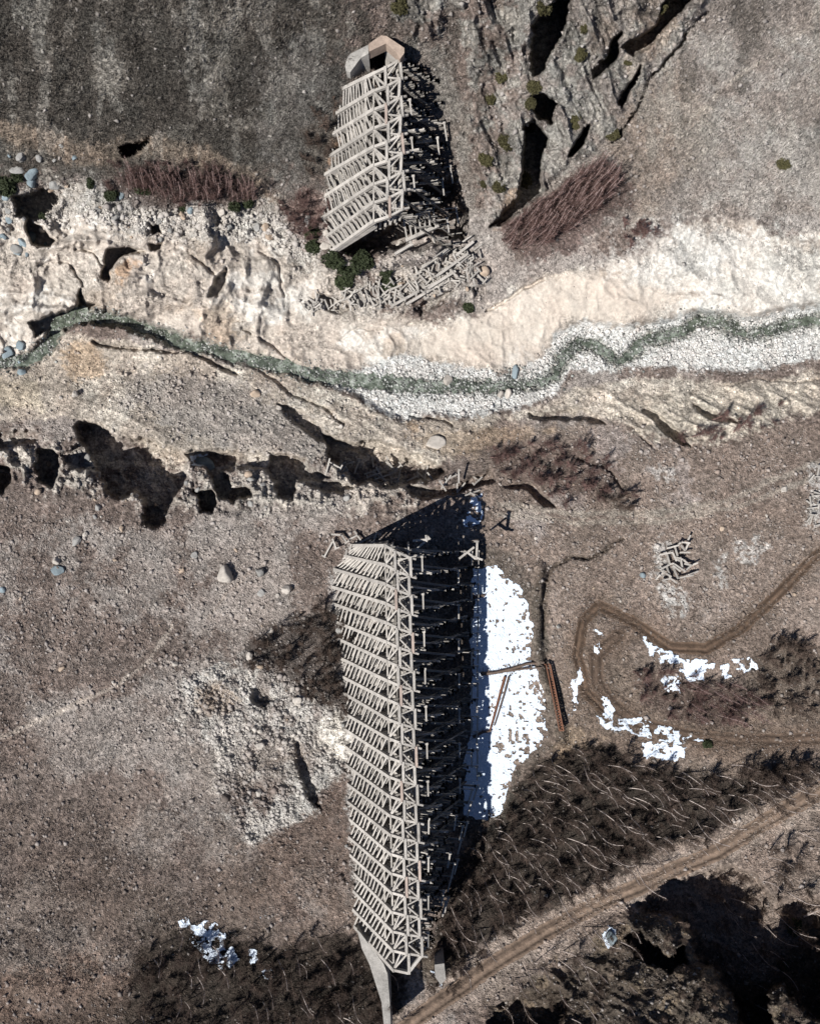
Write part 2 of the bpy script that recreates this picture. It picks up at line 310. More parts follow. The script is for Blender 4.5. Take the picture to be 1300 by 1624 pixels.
def paint(F, M, z):
    x, y = F.x, F.y
    n1 = fbm(x, y, 130, 5, 201); n2 = fbm(x, y, 22, 4, 211); n3 = fbm(x, y, 4.5, 3, 221); n4 = fbm(x, y, 60, 4, 231)
    def mix(c, col, m):
        m = np.clip(m, 0, 1); mm = max(float(np.max(m)), 1e-3)
        m = (mm*sstep(.12, .88, m/mm*(1+.0)+nb*np.where((m > 0) & (m < mm), 1, 0)))[:, None]
        return c*(1-m)+np.asarray(col)[None, :]*m
    nb = 0.55*n2+0.5*n3+.3*fbm(x, y, 10, 2, 271)
    c = np.tile(C(128,108,98), (len(x), 1))
    # lower left plateau: grey-mauve pebbles towards the river, browner below
    c = mix(c, C(158,144,136), sstep(-0.25, 0.4, n1+n4*.6)*0.85)
    c = mix(c, C(104,86,74), sstep(1100, 1500, y)*(x < 620)*0.7*sstep(-.6,.4,n4+.2))
    c = mix(c, C(130,96,76), F.poly([(400,1320),(560,1230),(570,1480),(480,1470),(400,1440)], 50, 16, 6)*0.25)
    c = mix(c, C(120,88,68), F.poly([(-40,1560),(120,1520),(220,1540),(180,1640),(-40,1660)], 30, 16, 6)*0.6)
    # upper left hillside
    ul = sstep(330, 250, y)*sstep(620, 500, x)
    c = mix(c, C(88,80,72), ul*0.95)
    c = mix(c, C(72,66,60), ul*F.poly([(180,60),(420,60),(430,240),(340,250),(200,220)], 50, 20, 8)*.6)
    c = mix(c, C(122,114,104), ul*sstep(0.0, 0.5, n4)*0.7)
    c = mix(c, C(110,104,100), F.poly([(400,120),(480,60),(540,100),(540,300),(460,330),(420,260)], 40, 16, 6)*0.6)
    c = mix(c, C(150,126,104), F.line([(-60,205),(60,215),(130,245),(200,232),(270,240),(340,262),(400,300),(430,330)], 34, 26, 8, 5)*0.8)
    # upper right hillside
    ur = sstep(380, 330, y-(x-900)*0.04)*sstep(740, 860, x)
    c = mix(c, C(142,128,120), ur)
    c = mix(c, C(160,152,146), ur*sstep(-0.1, 0.6, n1+n4*0.7+(x-1150)/700)*0.75)
    c = mix(c, C(140,116,96), F.poly([(990,150),(1080,120),(1150,220),(1060,300),(1010,350),(960,240)], 40, 20, 8)*0.5)
    # right plain
    rp = sstep(640, 700, y)*sstep(700, 800, x)
    c = mix(c, C(138,116,102), rp*0.9)
    c = mix(c, C(156,140,134), rp*sstep(0.1, 0.6, n4)*0.7*sstep(1000,700,y))
    c = mix(c, C(116,94,76), rp*F.poly([(900,1000),(1000,1040),(1250,1150),(1300,1250),(1000,1200),(880,1180)], 40, 20, 8)*0.6)
    c = mix(c, C(166,150,134), F.line([(790,800),(900,815),(1040,815),(1150,795),(1240,755),(1310,730)], 10, 8, 4, 2)*0.75)
    c = mix(c, C(166,150,134), F.line([(790,815),(900,828),(1040,828),(1180,800),(1310,750)], 8, 6, 4, 2)*0.7)
    # pale earth bank
    c = mix(c, C(204,186,170), M['pale']*0.95)
    c = mix(c, C(222,212,202), M['pale']*sstep(-0.05, 0.5, n4+n2*.4)*0.7)
    c = mix(c, C(186,162,140), M['pale']*sstep(0.15, 0.55, fbm(x, y, 80, 3, 241))*0.7)
    c = mix(c, C(222,214,204), F.poly([(1060,380),(1180,370),(1320,400),(1320,500),(1180,500),(1060,480),(960,450)], 30, 14, 6)*0.75)
    c = mix(c, C(212,192,174), F.poly(SAND, 14, 6, 3)*0.9)
    c = mix(c, C(212,206,200), F.poly([(950,430),(1030,360),(1120,350),(1200,380),(1180,430),(1060,440)],30,14,8)*0.5)
    # terrace south of the river
    c = mix(c, C(198,178,158), M['terr']*0.9)
    c = mix(c, C(222,208,190), M['terr']*sstep(0.0, 0.5, n4)*0.6)
    c = mix(c, C(158,146,138), F.poly([(210,590),(330,590),(450,640),(520,690),(500,730),(400,720),(300,690),(200,640)], 20, 12, 6)*0.85)
    c = mix(c, C(206,190,170), M['fl']*0.85)
    for pts, col, a in [([(95,555),(150,545),(170,590),(110,610)], C(186,146,98), .7), ([(190,425),(215,415),(205,440),(190,455)], C(176,128,76), .8),
                        ([(300,490),(360,480),(380,530),(350,545)], C(214,178,140), .5), ([(640,660),(670,670),(660,690),(645,690)], C(160,120,70), .6),
                        ([(60,600),(-40,600),(-40,650),(60,650)], C(204,184,150), .6), ([(650,690),(760,680),(880,680),(760,720),(690,720)], C(160,130,96), .6),
                        ([(520,220),(540,230),(535,260),(515,270)], C(168,122,84), .8), ([(800,300),(830,290),(810,350),(785,370)], C(176,140,106), .7)]:
        c = mix(c, col, F.poly(pts, 12, 8, 5)*a)
    # plateau rim blocks
    c = mix(c, C(196,182,168), M['edge']*sstep(0.2, 0.55, ridged(x, y, 26, 3, 71))*0.85)
    c = mix(c, C(214,206,198), M['rubb']*0.6)
    # crag
    rk = M['crag']*sstep(-0.2, 0.25, n2+n4*0.6+0.05)
    c = mix(c, C(132,127,120), rk*0.85)
    c = mix(c, C(164,158,148), rk*sstep(0.2, 0.6, n2)*0.5)
    c = mix(c, C(124,104,88), M['crag']*sstep(0.1, 0.6, -n4)*0.6)
    c = mix(c, C(176,146,120), F.poly([(1000,60),(1050,20),(1080,30),(1040,90),(1000,130),(985,100)], 6, 8, 5)*0.5)
    st = fbm(x*2.6+F.wx*20, y*0.5, 60, 4, 281)
    c = mix(c, C(70,65,59), sstep(340, 200, y)*sstep(0.05, .45, st)*.55)
    c = mix(c, C(150,143,134), sstep(340, 200, y)*sstep(0.1, .5, -st)*.45)
    c = mix(c, C(134,128,120), F.poly([(640,60),(700,70),(745,200),(760,330),(740,330),(700,200),(650,90)], 16, 10, 6)*.5)
    # white rubble patches
    c = mix(c, C(206,198,190), M['wp']*sstep(-0.25, 0.35, n2*.7+n4*.8)*0.8)
    c = mix(c, C(150,120,92), F.poly([(315,1085),(360,1080),(385,1110),(350,1140),(320,1130)], 14, 10, 5)*.7)
    c = mix(c, C(232,220,206), F.poly([(500,1140),(545,1130),(560,1165),(555,1210),(520,1205),(498,1180)], 9, 8, 3)*0.95)
    c = mix(c, C(238,226,212), F.poly([(506,1140),(545,1132),(562,1165),(557,1208),(524,1203),(502,1178)], 7, 6, 2))
    c = mix(c, C(170,154,142), F.poly([(300,1200),(500,1150),(520,1220),(330,1260)], 20, 12, 8)*0.5)
    for pts, a in [([(1040,930),(1070,925),(1090,950),(1085,975),(1055,970)], .85), ([(1165,860),(1195,850),(1220,865),(1200,895),(1175,895)], .7), ([(1130,890),(1150,880),(1145,920),(1135,930)], .7),
                   ([(1040,860),(1055,850),(1050,900),(1035,920)], .7), ([(1280,740),(1330,740),(1330,850),(1275,830),(1285,790)], .7),
                   ([(800,560),(840,540),(850,600),(790,600)],.3), ([(540,870),(600,850),(590,870),(545,900)],.5), ([(1020,720),(1070,740),(1080,770),(1040,760)],.5),
                   ([(520,905),(560,880),(620,900),(640,1000),(660,1460),(560,1400),(545,1150),(530,1000)],.55)]:
        c = mix(c, C(204,198,194), F.poly(pts, 8, 10, 6)*a*sstep(-.5,.1,n3))
    c = mix(c, C(206,198,188), F.poly(HEAP, 8, 6, 3)*0.9)
    c = mix(c, C(190,176,164), F.poly(RUBBLE, 10, 6, 5)*0.85*sstep(-0.5, 0.1, n2))
    # gravel bars
    c = mix(c, C(232,230,228), M['gb']*0.95)
    c = mix(c, C(176,176,172), M['gb']*sstep(0.1, 0.6, n3)*0.5)
    # footpaths
    c = mix(c, C(190,170,154), F.line(PATH_L, 7, 4, 3, 1.5)*0.9)
    c = mix(c, C(150,128,112), F.line([(380,1230),(450,1200),(520,1190)], 8, 6, 3, 1.5)*0.5)
    c = mix(c, C(160,138,122), F.line([(400,905),(360,940),(330,980)], 4, 4, 3, 1.5)*0.5)
    c = mix(c, C(180,166,152), F.line([(1090,190),(1180,110),(1260,60),(1320,20)], 4, 3, 4, 1.5)*0.5)
    c = mix(c, C(180,166,152), F.line([(1060,215),(1130,160),(1220,80),(1320,0)], 3, 3, 4, 1.5)*0.4)
    # leaf litter soil below the thickets
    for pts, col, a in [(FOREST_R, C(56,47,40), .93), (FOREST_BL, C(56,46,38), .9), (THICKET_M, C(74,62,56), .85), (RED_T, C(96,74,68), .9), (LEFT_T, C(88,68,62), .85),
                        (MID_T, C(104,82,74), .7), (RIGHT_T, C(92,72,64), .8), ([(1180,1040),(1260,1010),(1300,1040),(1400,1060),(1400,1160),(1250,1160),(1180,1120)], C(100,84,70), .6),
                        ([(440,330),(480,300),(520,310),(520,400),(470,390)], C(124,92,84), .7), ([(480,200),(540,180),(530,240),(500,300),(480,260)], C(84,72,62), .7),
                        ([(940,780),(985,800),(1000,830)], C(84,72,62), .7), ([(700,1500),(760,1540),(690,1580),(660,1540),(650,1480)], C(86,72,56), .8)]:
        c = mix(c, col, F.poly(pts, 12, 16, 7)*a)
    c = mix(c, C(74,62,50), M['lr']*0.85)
    c = mix(c, C(118,98,74), M['lr']*sstep(0.1, 0.5, n2+n4*.5)*0.8)
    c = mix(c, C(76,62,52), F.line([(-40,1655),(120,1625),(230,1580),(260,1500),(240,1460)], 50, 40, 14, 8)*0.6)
    # bare earth by the tracks
    c = mix(c, C(166,142,126), F.line(ROAD, 54, 24, 6, 4)*0.9)
    c = mix(c, C(112,90,74), F.line(ROAD2, 44, 26, 4, 3)*0.75)
    c = mix(c, C(118,96,80), F.line(ROAD3, 40, 26, 4, 3)*0.7)
    c = mix(c, C(66,54,44), F.line(ROAD3[3:], 9, 6, 3, 2)*0.5)
    c = mix(c, C(96,80,66), F.line([(860,910),(856,960),(856,1010),(868,1070),(888,1130),(895,1190)], 22, 14, 5, 3)*0.8)
    c = mix(c, C(84,70,58), F.line([(870,920),(880,900),(905,885),(930,890),(960,875),(985,855)], 5, 4, 5, 3)*0.7)
    c = mix(c, C(160,130,96), F.poly([(880,1200),(905,1150),(960,1165),(920,1185)], 10, 8, 4)*0.5)
    c = mix(c, C(72,68,60), M['pond']*(1-F.poly(POND, 4, 4, 3))*0.5)
    c = mix(c, C(120,122,108), M['rv']*0.8)
    # grain: stones, tufts, litter
    g = 1+0.14*n1+0.26*n2+0.36*n3+0.16*n4+0.5*(fbm(x, y, 2.6, 1, 251))*(0.35+0.3*M['hill'])
    g = np.where(M['gb'] > .5, 1+(g-1)*.6, g); g = 1+(g-1)*(1-.6*np.clip(F.poly(SAND, 14, 8, 4)+.6*M['pale'], 0, 1))
    c = c*np.clip(g, 0.35, 1.9)[:, None]
    hue = fbm(x, y, 35, 3, 261)[:, None]*np.array([0.05, -0.01, -0.04])[None, :]
    c = c*(1+hue)
    lum = (c@np.array([.25, .6, .15]))[:, None]
    c = (c*0.60+lum*np.array([1.01, 1.0, .985])[None]*0.40)*(1.08+0.46*(1-sstep(.10, .36, lum))+.10*(lum > .3))
    c = c*np.array([.99, 1.0, .975])[None]
    grain = 1-.8*np.clip(np.maximum(F.poly(SAND, 14, 8, 4), .75*M['pale']*sstep(-.5, .1, n4)*(1-M['rubb'])), 0, 1)*(1-M['gb'])
    return np.concatenate([np.clip(c, 0.01, 0.85), grain[:, None]], 1)

# ------------------------------------------------------------------ the ground sheet
STEP = 1.5
core_x = np.arange(-45, 1345.1, STEP); core_y = np.arange(-45, 1669.1, STEP)
def grow(a0, s, lim):
    out = []; v = a0; d = STEP
    while abs(v-a0) < lim:
        d *= 1.13; v += s*d; out.append(v)
    return np.array(out)
gx = np.concatenate([grow(core_x[0], -1, 2400)[::-1], core_x, grow(core_x[-1], 1, 2400)])
gy = np.concatenate([grow(core_y[0], -1, 2400)[::-1], core_y, grow(core_y[-1], 1, 2400)])
NX, NY = len(gx), len(gy)
GX, GY = np.meshgrid(gx, gy)
F0 = Field(GX.ravel(), GY.ravel())
Z, MK = relief(F0)
Zg = Z.reshape(NY, NX)
# settle the steepest steps a little so that walls are not knife edged
for _ in range(1):
    Zg[1:-1, 1:-1] = 0.5*Zg[1:-1, 1:-1]+0.125*(Zg[:-2, 1:-1]+Zg[2:, 1:-1]+Zg[1:-1, :-2]+Zg[1:-1, 2:])
Z = Zg.ravel()
ALB4 = paint(F0, MK, Z); ALB = ALB4[:, :3]
def heightat(px, py):
    px = np.asarray(px, float); py = np.asarray(py, float)
    ix = np.clip(np.searchsorted(gx, px)-1, 0, NX-2); iy = np.clip(np.searchsorted(gy, py)-1, 0, NY-2)
    u = (px-gx[ix])/(gx[ix+1]-gx[ix]); v = (py-gy[iy])/(gy[iy+1]-gy[iy])
    return (Zg[iy, ix]*(1-u)+Zg[iy, ix+1]*u)*(1-v)+(Zg[iy+1, ix]*(1-u)+Zg[iy+1, ix+1]*u)*v
def G(px, py, up=0.0):          # point on the ground under a photo pixel
    z = float(heightat(px, py)); p = W(px, py, z); p.z += up; return p

def mesh_np(name, verts, faces, mat, colors=None, smooth=False, parent=None):
    me = bpy.data.meshes.new(name)
    verts = np.asarray(verts, np.float32); n = len(verts)
    k = faces.shape[1]; m = len(faces)
    me.vertices.add(n); me.vertices.foreach_set('co', verts.ravel())
    me.loops.add(m*k); me.loops.foreach_set('vertex_index', np.asarray(faces, np.int32).ravel())
    me.polygons.add(m); me.polygons.foreach_set('loop_start', np.arange(0, m*k, k, dtype=np.int32))
    me.update(calc_edges=True)
    if smooth: me.polygons.foreach_set('use_smooth', np.ones(m, bool))
    if colors is not None:
        a = me.color_attributes.new('tint', 'FLOAT_COLOR', 'POINT')
        a.data.foreach_set('color', (colors if colors.shape[1] == 4 else np.concatenate([colors, np.ones((n, 1))], 1)).astype(np.float32).ravel())
    me.materials.append(mat)
    o = bpy.data.objects.new(name, me); COL.objects.link(o)
    if parent: o.parent = parent
    return o

# ------------------------------------------------------------------ materials
def new_mat(name, rough=0.9):
    m = bpy.data.materials.new(name); m.use_nodes = True
    b = m.node_tree.nodes['Principled BSDF']; b.inputs['Roughness'].default_value = rough
    b.inputs['Specular IOR Level'].default_value = 0.25
    return m, m.node_tree, b
def N(nt, t, **kw):
    n = nt.nodes.new(t)
    for k, v in kw.items(): setattr(n, k, v)
    return n
def mottled(name, base, var=0.25, scale=3.0, fine=18.0, bump=0.05, rough=0.9, tint=False, spec=None, attr=None):
    m, nt, b = new_mat(name, rough)
    L = nt.links.new
    geo = N(nt, 'ShaderNodeNewGeometry')
    n1 = N(nt, 'ShaderNodeTexNoise'); n1.inputs['Scale'].default_value = scale; n1.inputs['Detail'].default_value = 5
    n2 = N(nt, 'ShaderNodeTexNoise'); n2.inputs['Scale'].default_value = fine; n2.inputs['Detail'].default_value = 4
    L(geo.outputs['Position'], n1.inputs['Vector']); L(geo.outputs['Position'], n2.inputs['Vector'])
    add = N(nt, 'ShaderNodeMath', operation='ADD'); L(n1.outputs[0], add.inputs[0]); L(n2.outputs[0], add.inputs[1])
    mr = N(nt, 'ShaderNodeMapRange'); mr.inputs['From Min'].default_value = 0.6; mr.inputs['From Max'].default_value = 1.4
    mr.inputs['To Min'].default_value = 1-var; mr.inputs['To Max'].default_value = 1+var
    L(add.outputs[0], mr.inputs['Value'])
    mul = N(nt, 'ShaderNodeVectorMath', operation='MULTIPLY')
    if tint:
        at = N(nt, 'ShaderNodeAttribute'); at.attribute_name = 'tint'; L(at.outputs['Color'], mul.inputs[0])
    else:
        mul.inputs[0].default_value = tuple(base)
    oi = N(nt, 'ShaderNodeObjectInfo'); ro = N(nt, 'ShaderNodeMapRange'); L(oi.outputs['Random'], ro.inputs['Value']); ro.inputs['To Min'].default_value = .84; ro.inputs['To Max'].default_value = 1.12
    mm = N(nt, 'ShaderNodeMath', operation='MULTIPLY'); L(mr.outputs[0], mm.inputs[0]); L(ro.outputs[0], mm.inputs[1])
    L(mm.outputs[0], mul.inputs[1])
    L(mul.outputs[0], b.inputs['Base Color'])
    if bump:
        bp = N(nt, 'ShaderNodeBump'); bp.inputs['Strength'].default_value = 1.0; bp.inputs['Distance'].default_value = bump
        L(n2.outputs[0], bp.inputs['Height']); L(bp.outputs[0], b.inputs['Normal'])
    return m
# ground: painted earth with stones and litter added by nodes
def ground_mat():
    m, nt, b = new_mat('earth', 0.96); L = nt.links.new
    b.inputs['Specular IOR Level'].default_value = 0.12
    geo = N(nt, 'ShaderNodeNewGeometry'); at = N(nt, 'ShaderNodeAttribute'); at.attribute_name = 'tint'
    vo = N(nt, 'ShaderNodeTexVoronoi'); vo.inputs['Scale'].default_value = 3.6; L(geo.outputs['Position'], vo.inputs['Vector'])
    no = N(nt, 'ShaderNodeTexNoise'); no.inputs['Scale'].default_value = 1.3; no.inputs['Detail'].default_value = 8; no.inputs['Roughness'].default_value = .68; L(geo.outputs['Position'], no.inputs['Vector'])
    nf = N(nt, 'ShaderNodeTexNoise'); nf.inputs['Scale'].default_value = 6; nf.inputs['Detail'].default_value = 3; L(geo.outputs['Position'], nf.inputs['Vector'])
    mr = N(nt, 'ShaderNodeMapRange'); L(no.outputs[0], mr.inputs['Value'])
    mr.inputs['From Min'].default_value = .3; mr.inputs['From Max'].default_value = .7; mr.inputs['To Min'].default_value = .55; mr.inputs['To Max'].default_value = 1.45
    sep = N(nt, 'ShaderNodeSeparateColor'); L(vo.outputs['Color'], sep.inputs[0])
    mv = N(nt, 'ShaderNodeMapRange'); L(sep.outputs[0], mv.inputs['Value']); mv.inputs['To Min'].default_value = .60; mv.inputs['To Max'].default_value = 1.42
    m1 = N(nt, 'ShaderNodeMath', operation='MULTIPLY'); L(mr.outputs[0], m1.inputs[0]); L(mv.outputs[0], m1.inputs[1])
    gm = N(nt, 'ShaderNodeMix'); gm.data_type = 'FLOAT'; L(at.outputs['Alpha'], gm.inputs[0]); gm.inputs[2].default_value = 1.0; L(m1.outputs[0], gm.inputs[3])
    mul = N(nt, 'ShaderNodeVectorMath', operation='MULTIPLY'); L(at.outputs['Color'], mul.inputs[0]); L(gm.outputs[0], mul.inputs[1])
    L(mul.outputs[0], b.inputs['Base Color'])
    h = N(nt, 'ShaderNodeMath', operation='ADD'); L(no.outputs[0], h.inputs[0]); L(nf.outputs[0], h.inputs[1])
    bp = N(nt, 'ShaderNodeBump'); bp.inputs['Strength'].default_value = 1; bp.inputs['Distance'].default_value = 0.32; L(h.outputs[0], bp.inputs['Height'])
    dm = N(nt, 'ShaderNodeMath', operation='MULTIPLY'); L(at.outputs['Alpha'], dm.inputs[0]); dm.inputs[1].default_value = 0.32; L(dm.outputs[0], bp.inputs['Distance'])
    L(bp.outputs[0], b.inputs['Normal'])
    return m
M_EARTH = ground_mat()
M_SNOW = mottled('snow', (0.68,0.76,0.86), 0.12, 0.6, 4, 0.2, 0.6)
M_TRACK = mottled('track_soil', C(118,98,84), 0.35, 1.4, 6, 0.08, 0.95, tint=True)
M_CONC = mottled('weathered_concrete', C(196,190,182), 0.42, 0.8, 7, 0.03, 0.9)
M_CONC_OLD = mottled('stained_concrete', C(172,168,162), 0.38, 0.9, 6, 0.05, 0.9)
M_CONC_TAN = mottled('rust_tinged_concrete', C(190,170,154), 0.35, 1.1, 8, 0.03, 0.9)
M_CONC_PINK = mottled('pinkish_concrete', C(196,178,166), 0.3, 0.8, 7, 0.03, 0.9)
M_ROCK = mottled('boulder_stone', (0.4,0.4,0.38), 0.25, 1.6, 7, 0.08, 0.9, tint=True)
M_PEB = mottled('pebble_stone', (0.4,0.4,0.38), 0.12, 3, 9, 0.0, 0.9, tint=True)
M_BARK = mottled('pale_birch_bark', C(222,208,200), 0.15, 2, 12, 0.0, 0.85)
M_BARKR = mottled('pink_grey_bark', C(208,184,178), 0.2, 2, 12, 0.0, 0.85)
M_TWIG = mottled('dark_twigs', C(118,102,92), 0.3, 1, 5, 0.0, 0.9)
M_TWIGR = mottled('red_brown_twigs', C(132,106,100), 0.3, 1, 5, 0.0, 0.9)
M_LEAF = mottled('juniper_green', C(86,82,54), 0.35, 2, 9, 0.0, 0.8)
M_LEAFD = mottled('dark_evergreen', C(62,70,46), 0.35, 2, 9, 0.0, 0.8)
M_GRASS = mottled('dry_grass', C(150,130,104), 0.3, 2, 9, 0.0, 0.9, tint=True)
M_WOOD = mottled('weathered_timber', C(140,100,80), 0.3, 2, 10, 0.02, 0.9)

def water_mat():
    m, nt, b = new_mat('river_water', 0.12); L = nt.links.new
    b.inputs['Specular IOR Level'].default_value = 0.5
    geo = N(nt, 'ShaderNodeNewGeometry')
    no = N(nt, 'ShaderNodeTexNoise'); no.inputs['Scale'].default_value = 0.55; no.inputs['Detail'].default_value = 9; no.inputs['Roughness'].default_value = .65; L(geo.outputs['Position'], no.inputs['Vector'])
    cr = N(nt, 'ShaderNodeValToRGB'); L(no.outputs[0], cr.inputs[0])
    e = cr.color_ramp; e.elements[0].position = .36; e.elements[0].color = (*C(52,55,50), 1); e.elements[1].position = .72; e.elements[1].color = (*C(206,208,202), 1)
    e1 = e.elements.new(.5); e1.color = (*C(100,108,95), 1); e2 = e.elements.new(.61); e2.color = (*C(150,158,146), 1)
    L(cr.outputs[0], b.inputs['Base Color'])
    mr = N(nt, 'ShaderNodeMapRange'); L(no.outputs[0], mr.inputs['Value']); mr.inputs['From Min'].default_value = .5; mr.inputs['From Max'].default_value = .7; mr.inputs['To Min'].default_value = .1; mr.inputs['To Max'].default_value = .6
    L(mr.outputs[0], b.inputs['Roughness'])
    nf = N(nt, 'ShaderNodeTexNoise'); nf.inputs['Scale'].default_value = 4; nf.inputs['Detail'].default_value = 3; L(geo.outputs['Position'], nf.inputs['Vector'])
    bp = N(nt, 'ShaderNodeBump'); bp.inputs['Distance'].default_value = 0.1; L(nf.outputs[0], bp.inputs['Height']); L(bp.outputs[0], b.inputs['Normal'])
    return m
M_WATER = water_mat()

# build the ground
wx, wy = unproj(GX.ravel(), GY.ravel(), Z)
VG = np.stack([wx, wy, Z], 1)
ii = (np.arange(NY-1)[:, None]*NX+np.arange(NX-1)[None, :]).ravel()
QUADS = np.stack([ii, ii+NX, ii+NX+1, ii+1], 1)
ground = mesh_np('ground', VG, QUADS, M_EARTH, ALB4, smooth=True)
ground['kind'] = 'structure'

def sheet(name, mask, up, mat, thr=0.5, flat=None, colors=None):
    """a sheet laid over the cells of the ground grid where mask > thr"""
    q = QUADS[(mask[QUADS].min(axis=1) > thr)]
    used = np.unique(q); remap = np.full(len(mask), -1); remap[used] = np.arange(len(used))
    z = (Z[used]+up) if flat is None else flat(F0.x[used], F0.y[used])
    x, y = unproj(F0.x[used], F0.y[used], z)
    o = mesh_np(name, np.stack([x, y, z], 1), remap[q], mat, None if colors is None else colors[used], smooth=True)
    o['kind'] = 'structure'; return o
# river: stream level drops gently to the left
def wl(x, y): return -4.62+0.0*x
rvmask = np.where(F0.sdf(RIVER, 4, 5, 60, closed=False) < 14+10*fbm(F0.x, F0.y, 40, 2, 335)+4*fbm(F0.x, F0.y, 9, 2, 337), 1.0, 0)*(F0.x < 640)+F0.line(RIVER, 15, 2, 3, 7)*(F0.x >= 640)+F0.line(RIVER, 34, 2, 8, 8)*(F0.x > 560)*(F0.x < 780)*(fbm(F0.x, F0.y, 9, 3, 331) > -.05)
wd = np.where(F0.x > 890, 0, 1)
rv_wide = 0*rvmask
sheet('river_water', rvmask*(Z < -4.35), 0, M_WATER, 0.5, flat=wl)
nsn = fbm(F0.x, F0.y, 9, 4, 301); nsn2 = fbm(F0.x, F0.y, 4, 3, 305)
def fine_sheet(name, pts, up, mat, fn, step=0.55):
    xs = [p[0] for p in pts]; ys = [p[1] for p in pts]
    ax = np.arange(min(xs)-12, max(xs)+12, step); ay = np.arange(min(ys)-12, max(ys)+12, step)
    X, Y = np.meshgrid(ax, ay); f = Field(X.ravel(), Y.ravel()); m = fn(f)
    i2 = (np.arange(len(ay)-1)[:, None]*len(ax)+np.arange(len(ax)-1)[None, :]).ravel()
    q = np.stack([i2, i2+len(ax), i2+len(ax)+1, i2+1], 1); q = q[m[q].min(axis=1) > .5]
    if not len(q): return
    used = np.unique(q); rm = np.full(len(m), -1); rm[used] = np.arange(len(used))
    z = heightat(f.x[used], f.y[used])+up+.05*fbm(f.x[used], f.y[used], 6, 3, 333); x, y = unproj(f.x[used], f.y[used], z)
    o = mesh_np(name, np.stack([x, y, z], 1), rm[q], mat, smooth=True); o['kind'] = 'structure'; return o
DIRTY = [(800,1080),(865,1080),(872,1200),(830,1230),(790,1200),(790,1120)]
def pond_fn(f):
    m = f.poly(POND, 1.5, 6, 4); e = sstep(-26, -3, f.sdf(POND, 5, 3, 40)); d = f.poly(DIRTY, 14, 8, 4)
    n = fbm(f.x, f.y, 5.5, 3, 309)+.5*fbm(f.x, f.y, 16, 2, 310)
    low = f.poly([(790,990),(850,960),(850,1050),(800,1040)], 14, 8, 4)
    return m*(n < .70-.42*e-.36*d-.2*low)*1.0+m*(f.x < 774)
fine_sheet('snow_on_reservoir_floor', POND, 0.12, M_SNOW, pond_fn)
pm = F0.poly(POND, 2, 5, 3)
for k, pts in enumerate(SNOWS):
    fine_sheet('snow_patch', pts, 0.12, M_SNOW, lambda f: f.poly(pts, 2, 8, 6)*(fbm(f.x, f.y, 8, 4, 301)+.5*fbm(f.x, f.y, 22, 2, 303) > -0.12))
def track(name, R, width, base):
    d = F0.sdf(R, 2, 1, width+20, closed=False)
    m = (d < width/2+1.5*fbm(F0.x, F0.y, 8, 2, 311)).astype(float)
    ruts = np.exp(-((d-width*0.25)/2.4)**2)+.5*np.exp(-((d-width*.06)/1.6)**2)*(fbm(F0.x, F0.y, 40, 2, 319) > 0)
    c = np.tile(base, (len(d), 1))*(1+0.18*fbm(F0.x, F0.y, 6, 3, 313)[:, None]+.1*fbm(F0.x,F0.y,30,3,317)[:, None])
    c = c*(1-0.52*ruts[:, None])+0.30*np.exp(-(d/2.4)**2)[:, None]*base[None, :]+.25*np.exp(-((d-width*.45)/2.0)**2)[:, None]*base[None, :]
    sheet(name, m, 0.035, M_TRACK, 0.5, colors=np.clip(c, .01, .9))
track('dirt_road', ROAD, 30, C(146,126,110))
track('dirt_track', ROAD3, 20, C(104,86,72))
track('dirt_track', ROAD2[:9], 24, C(104,88,76))
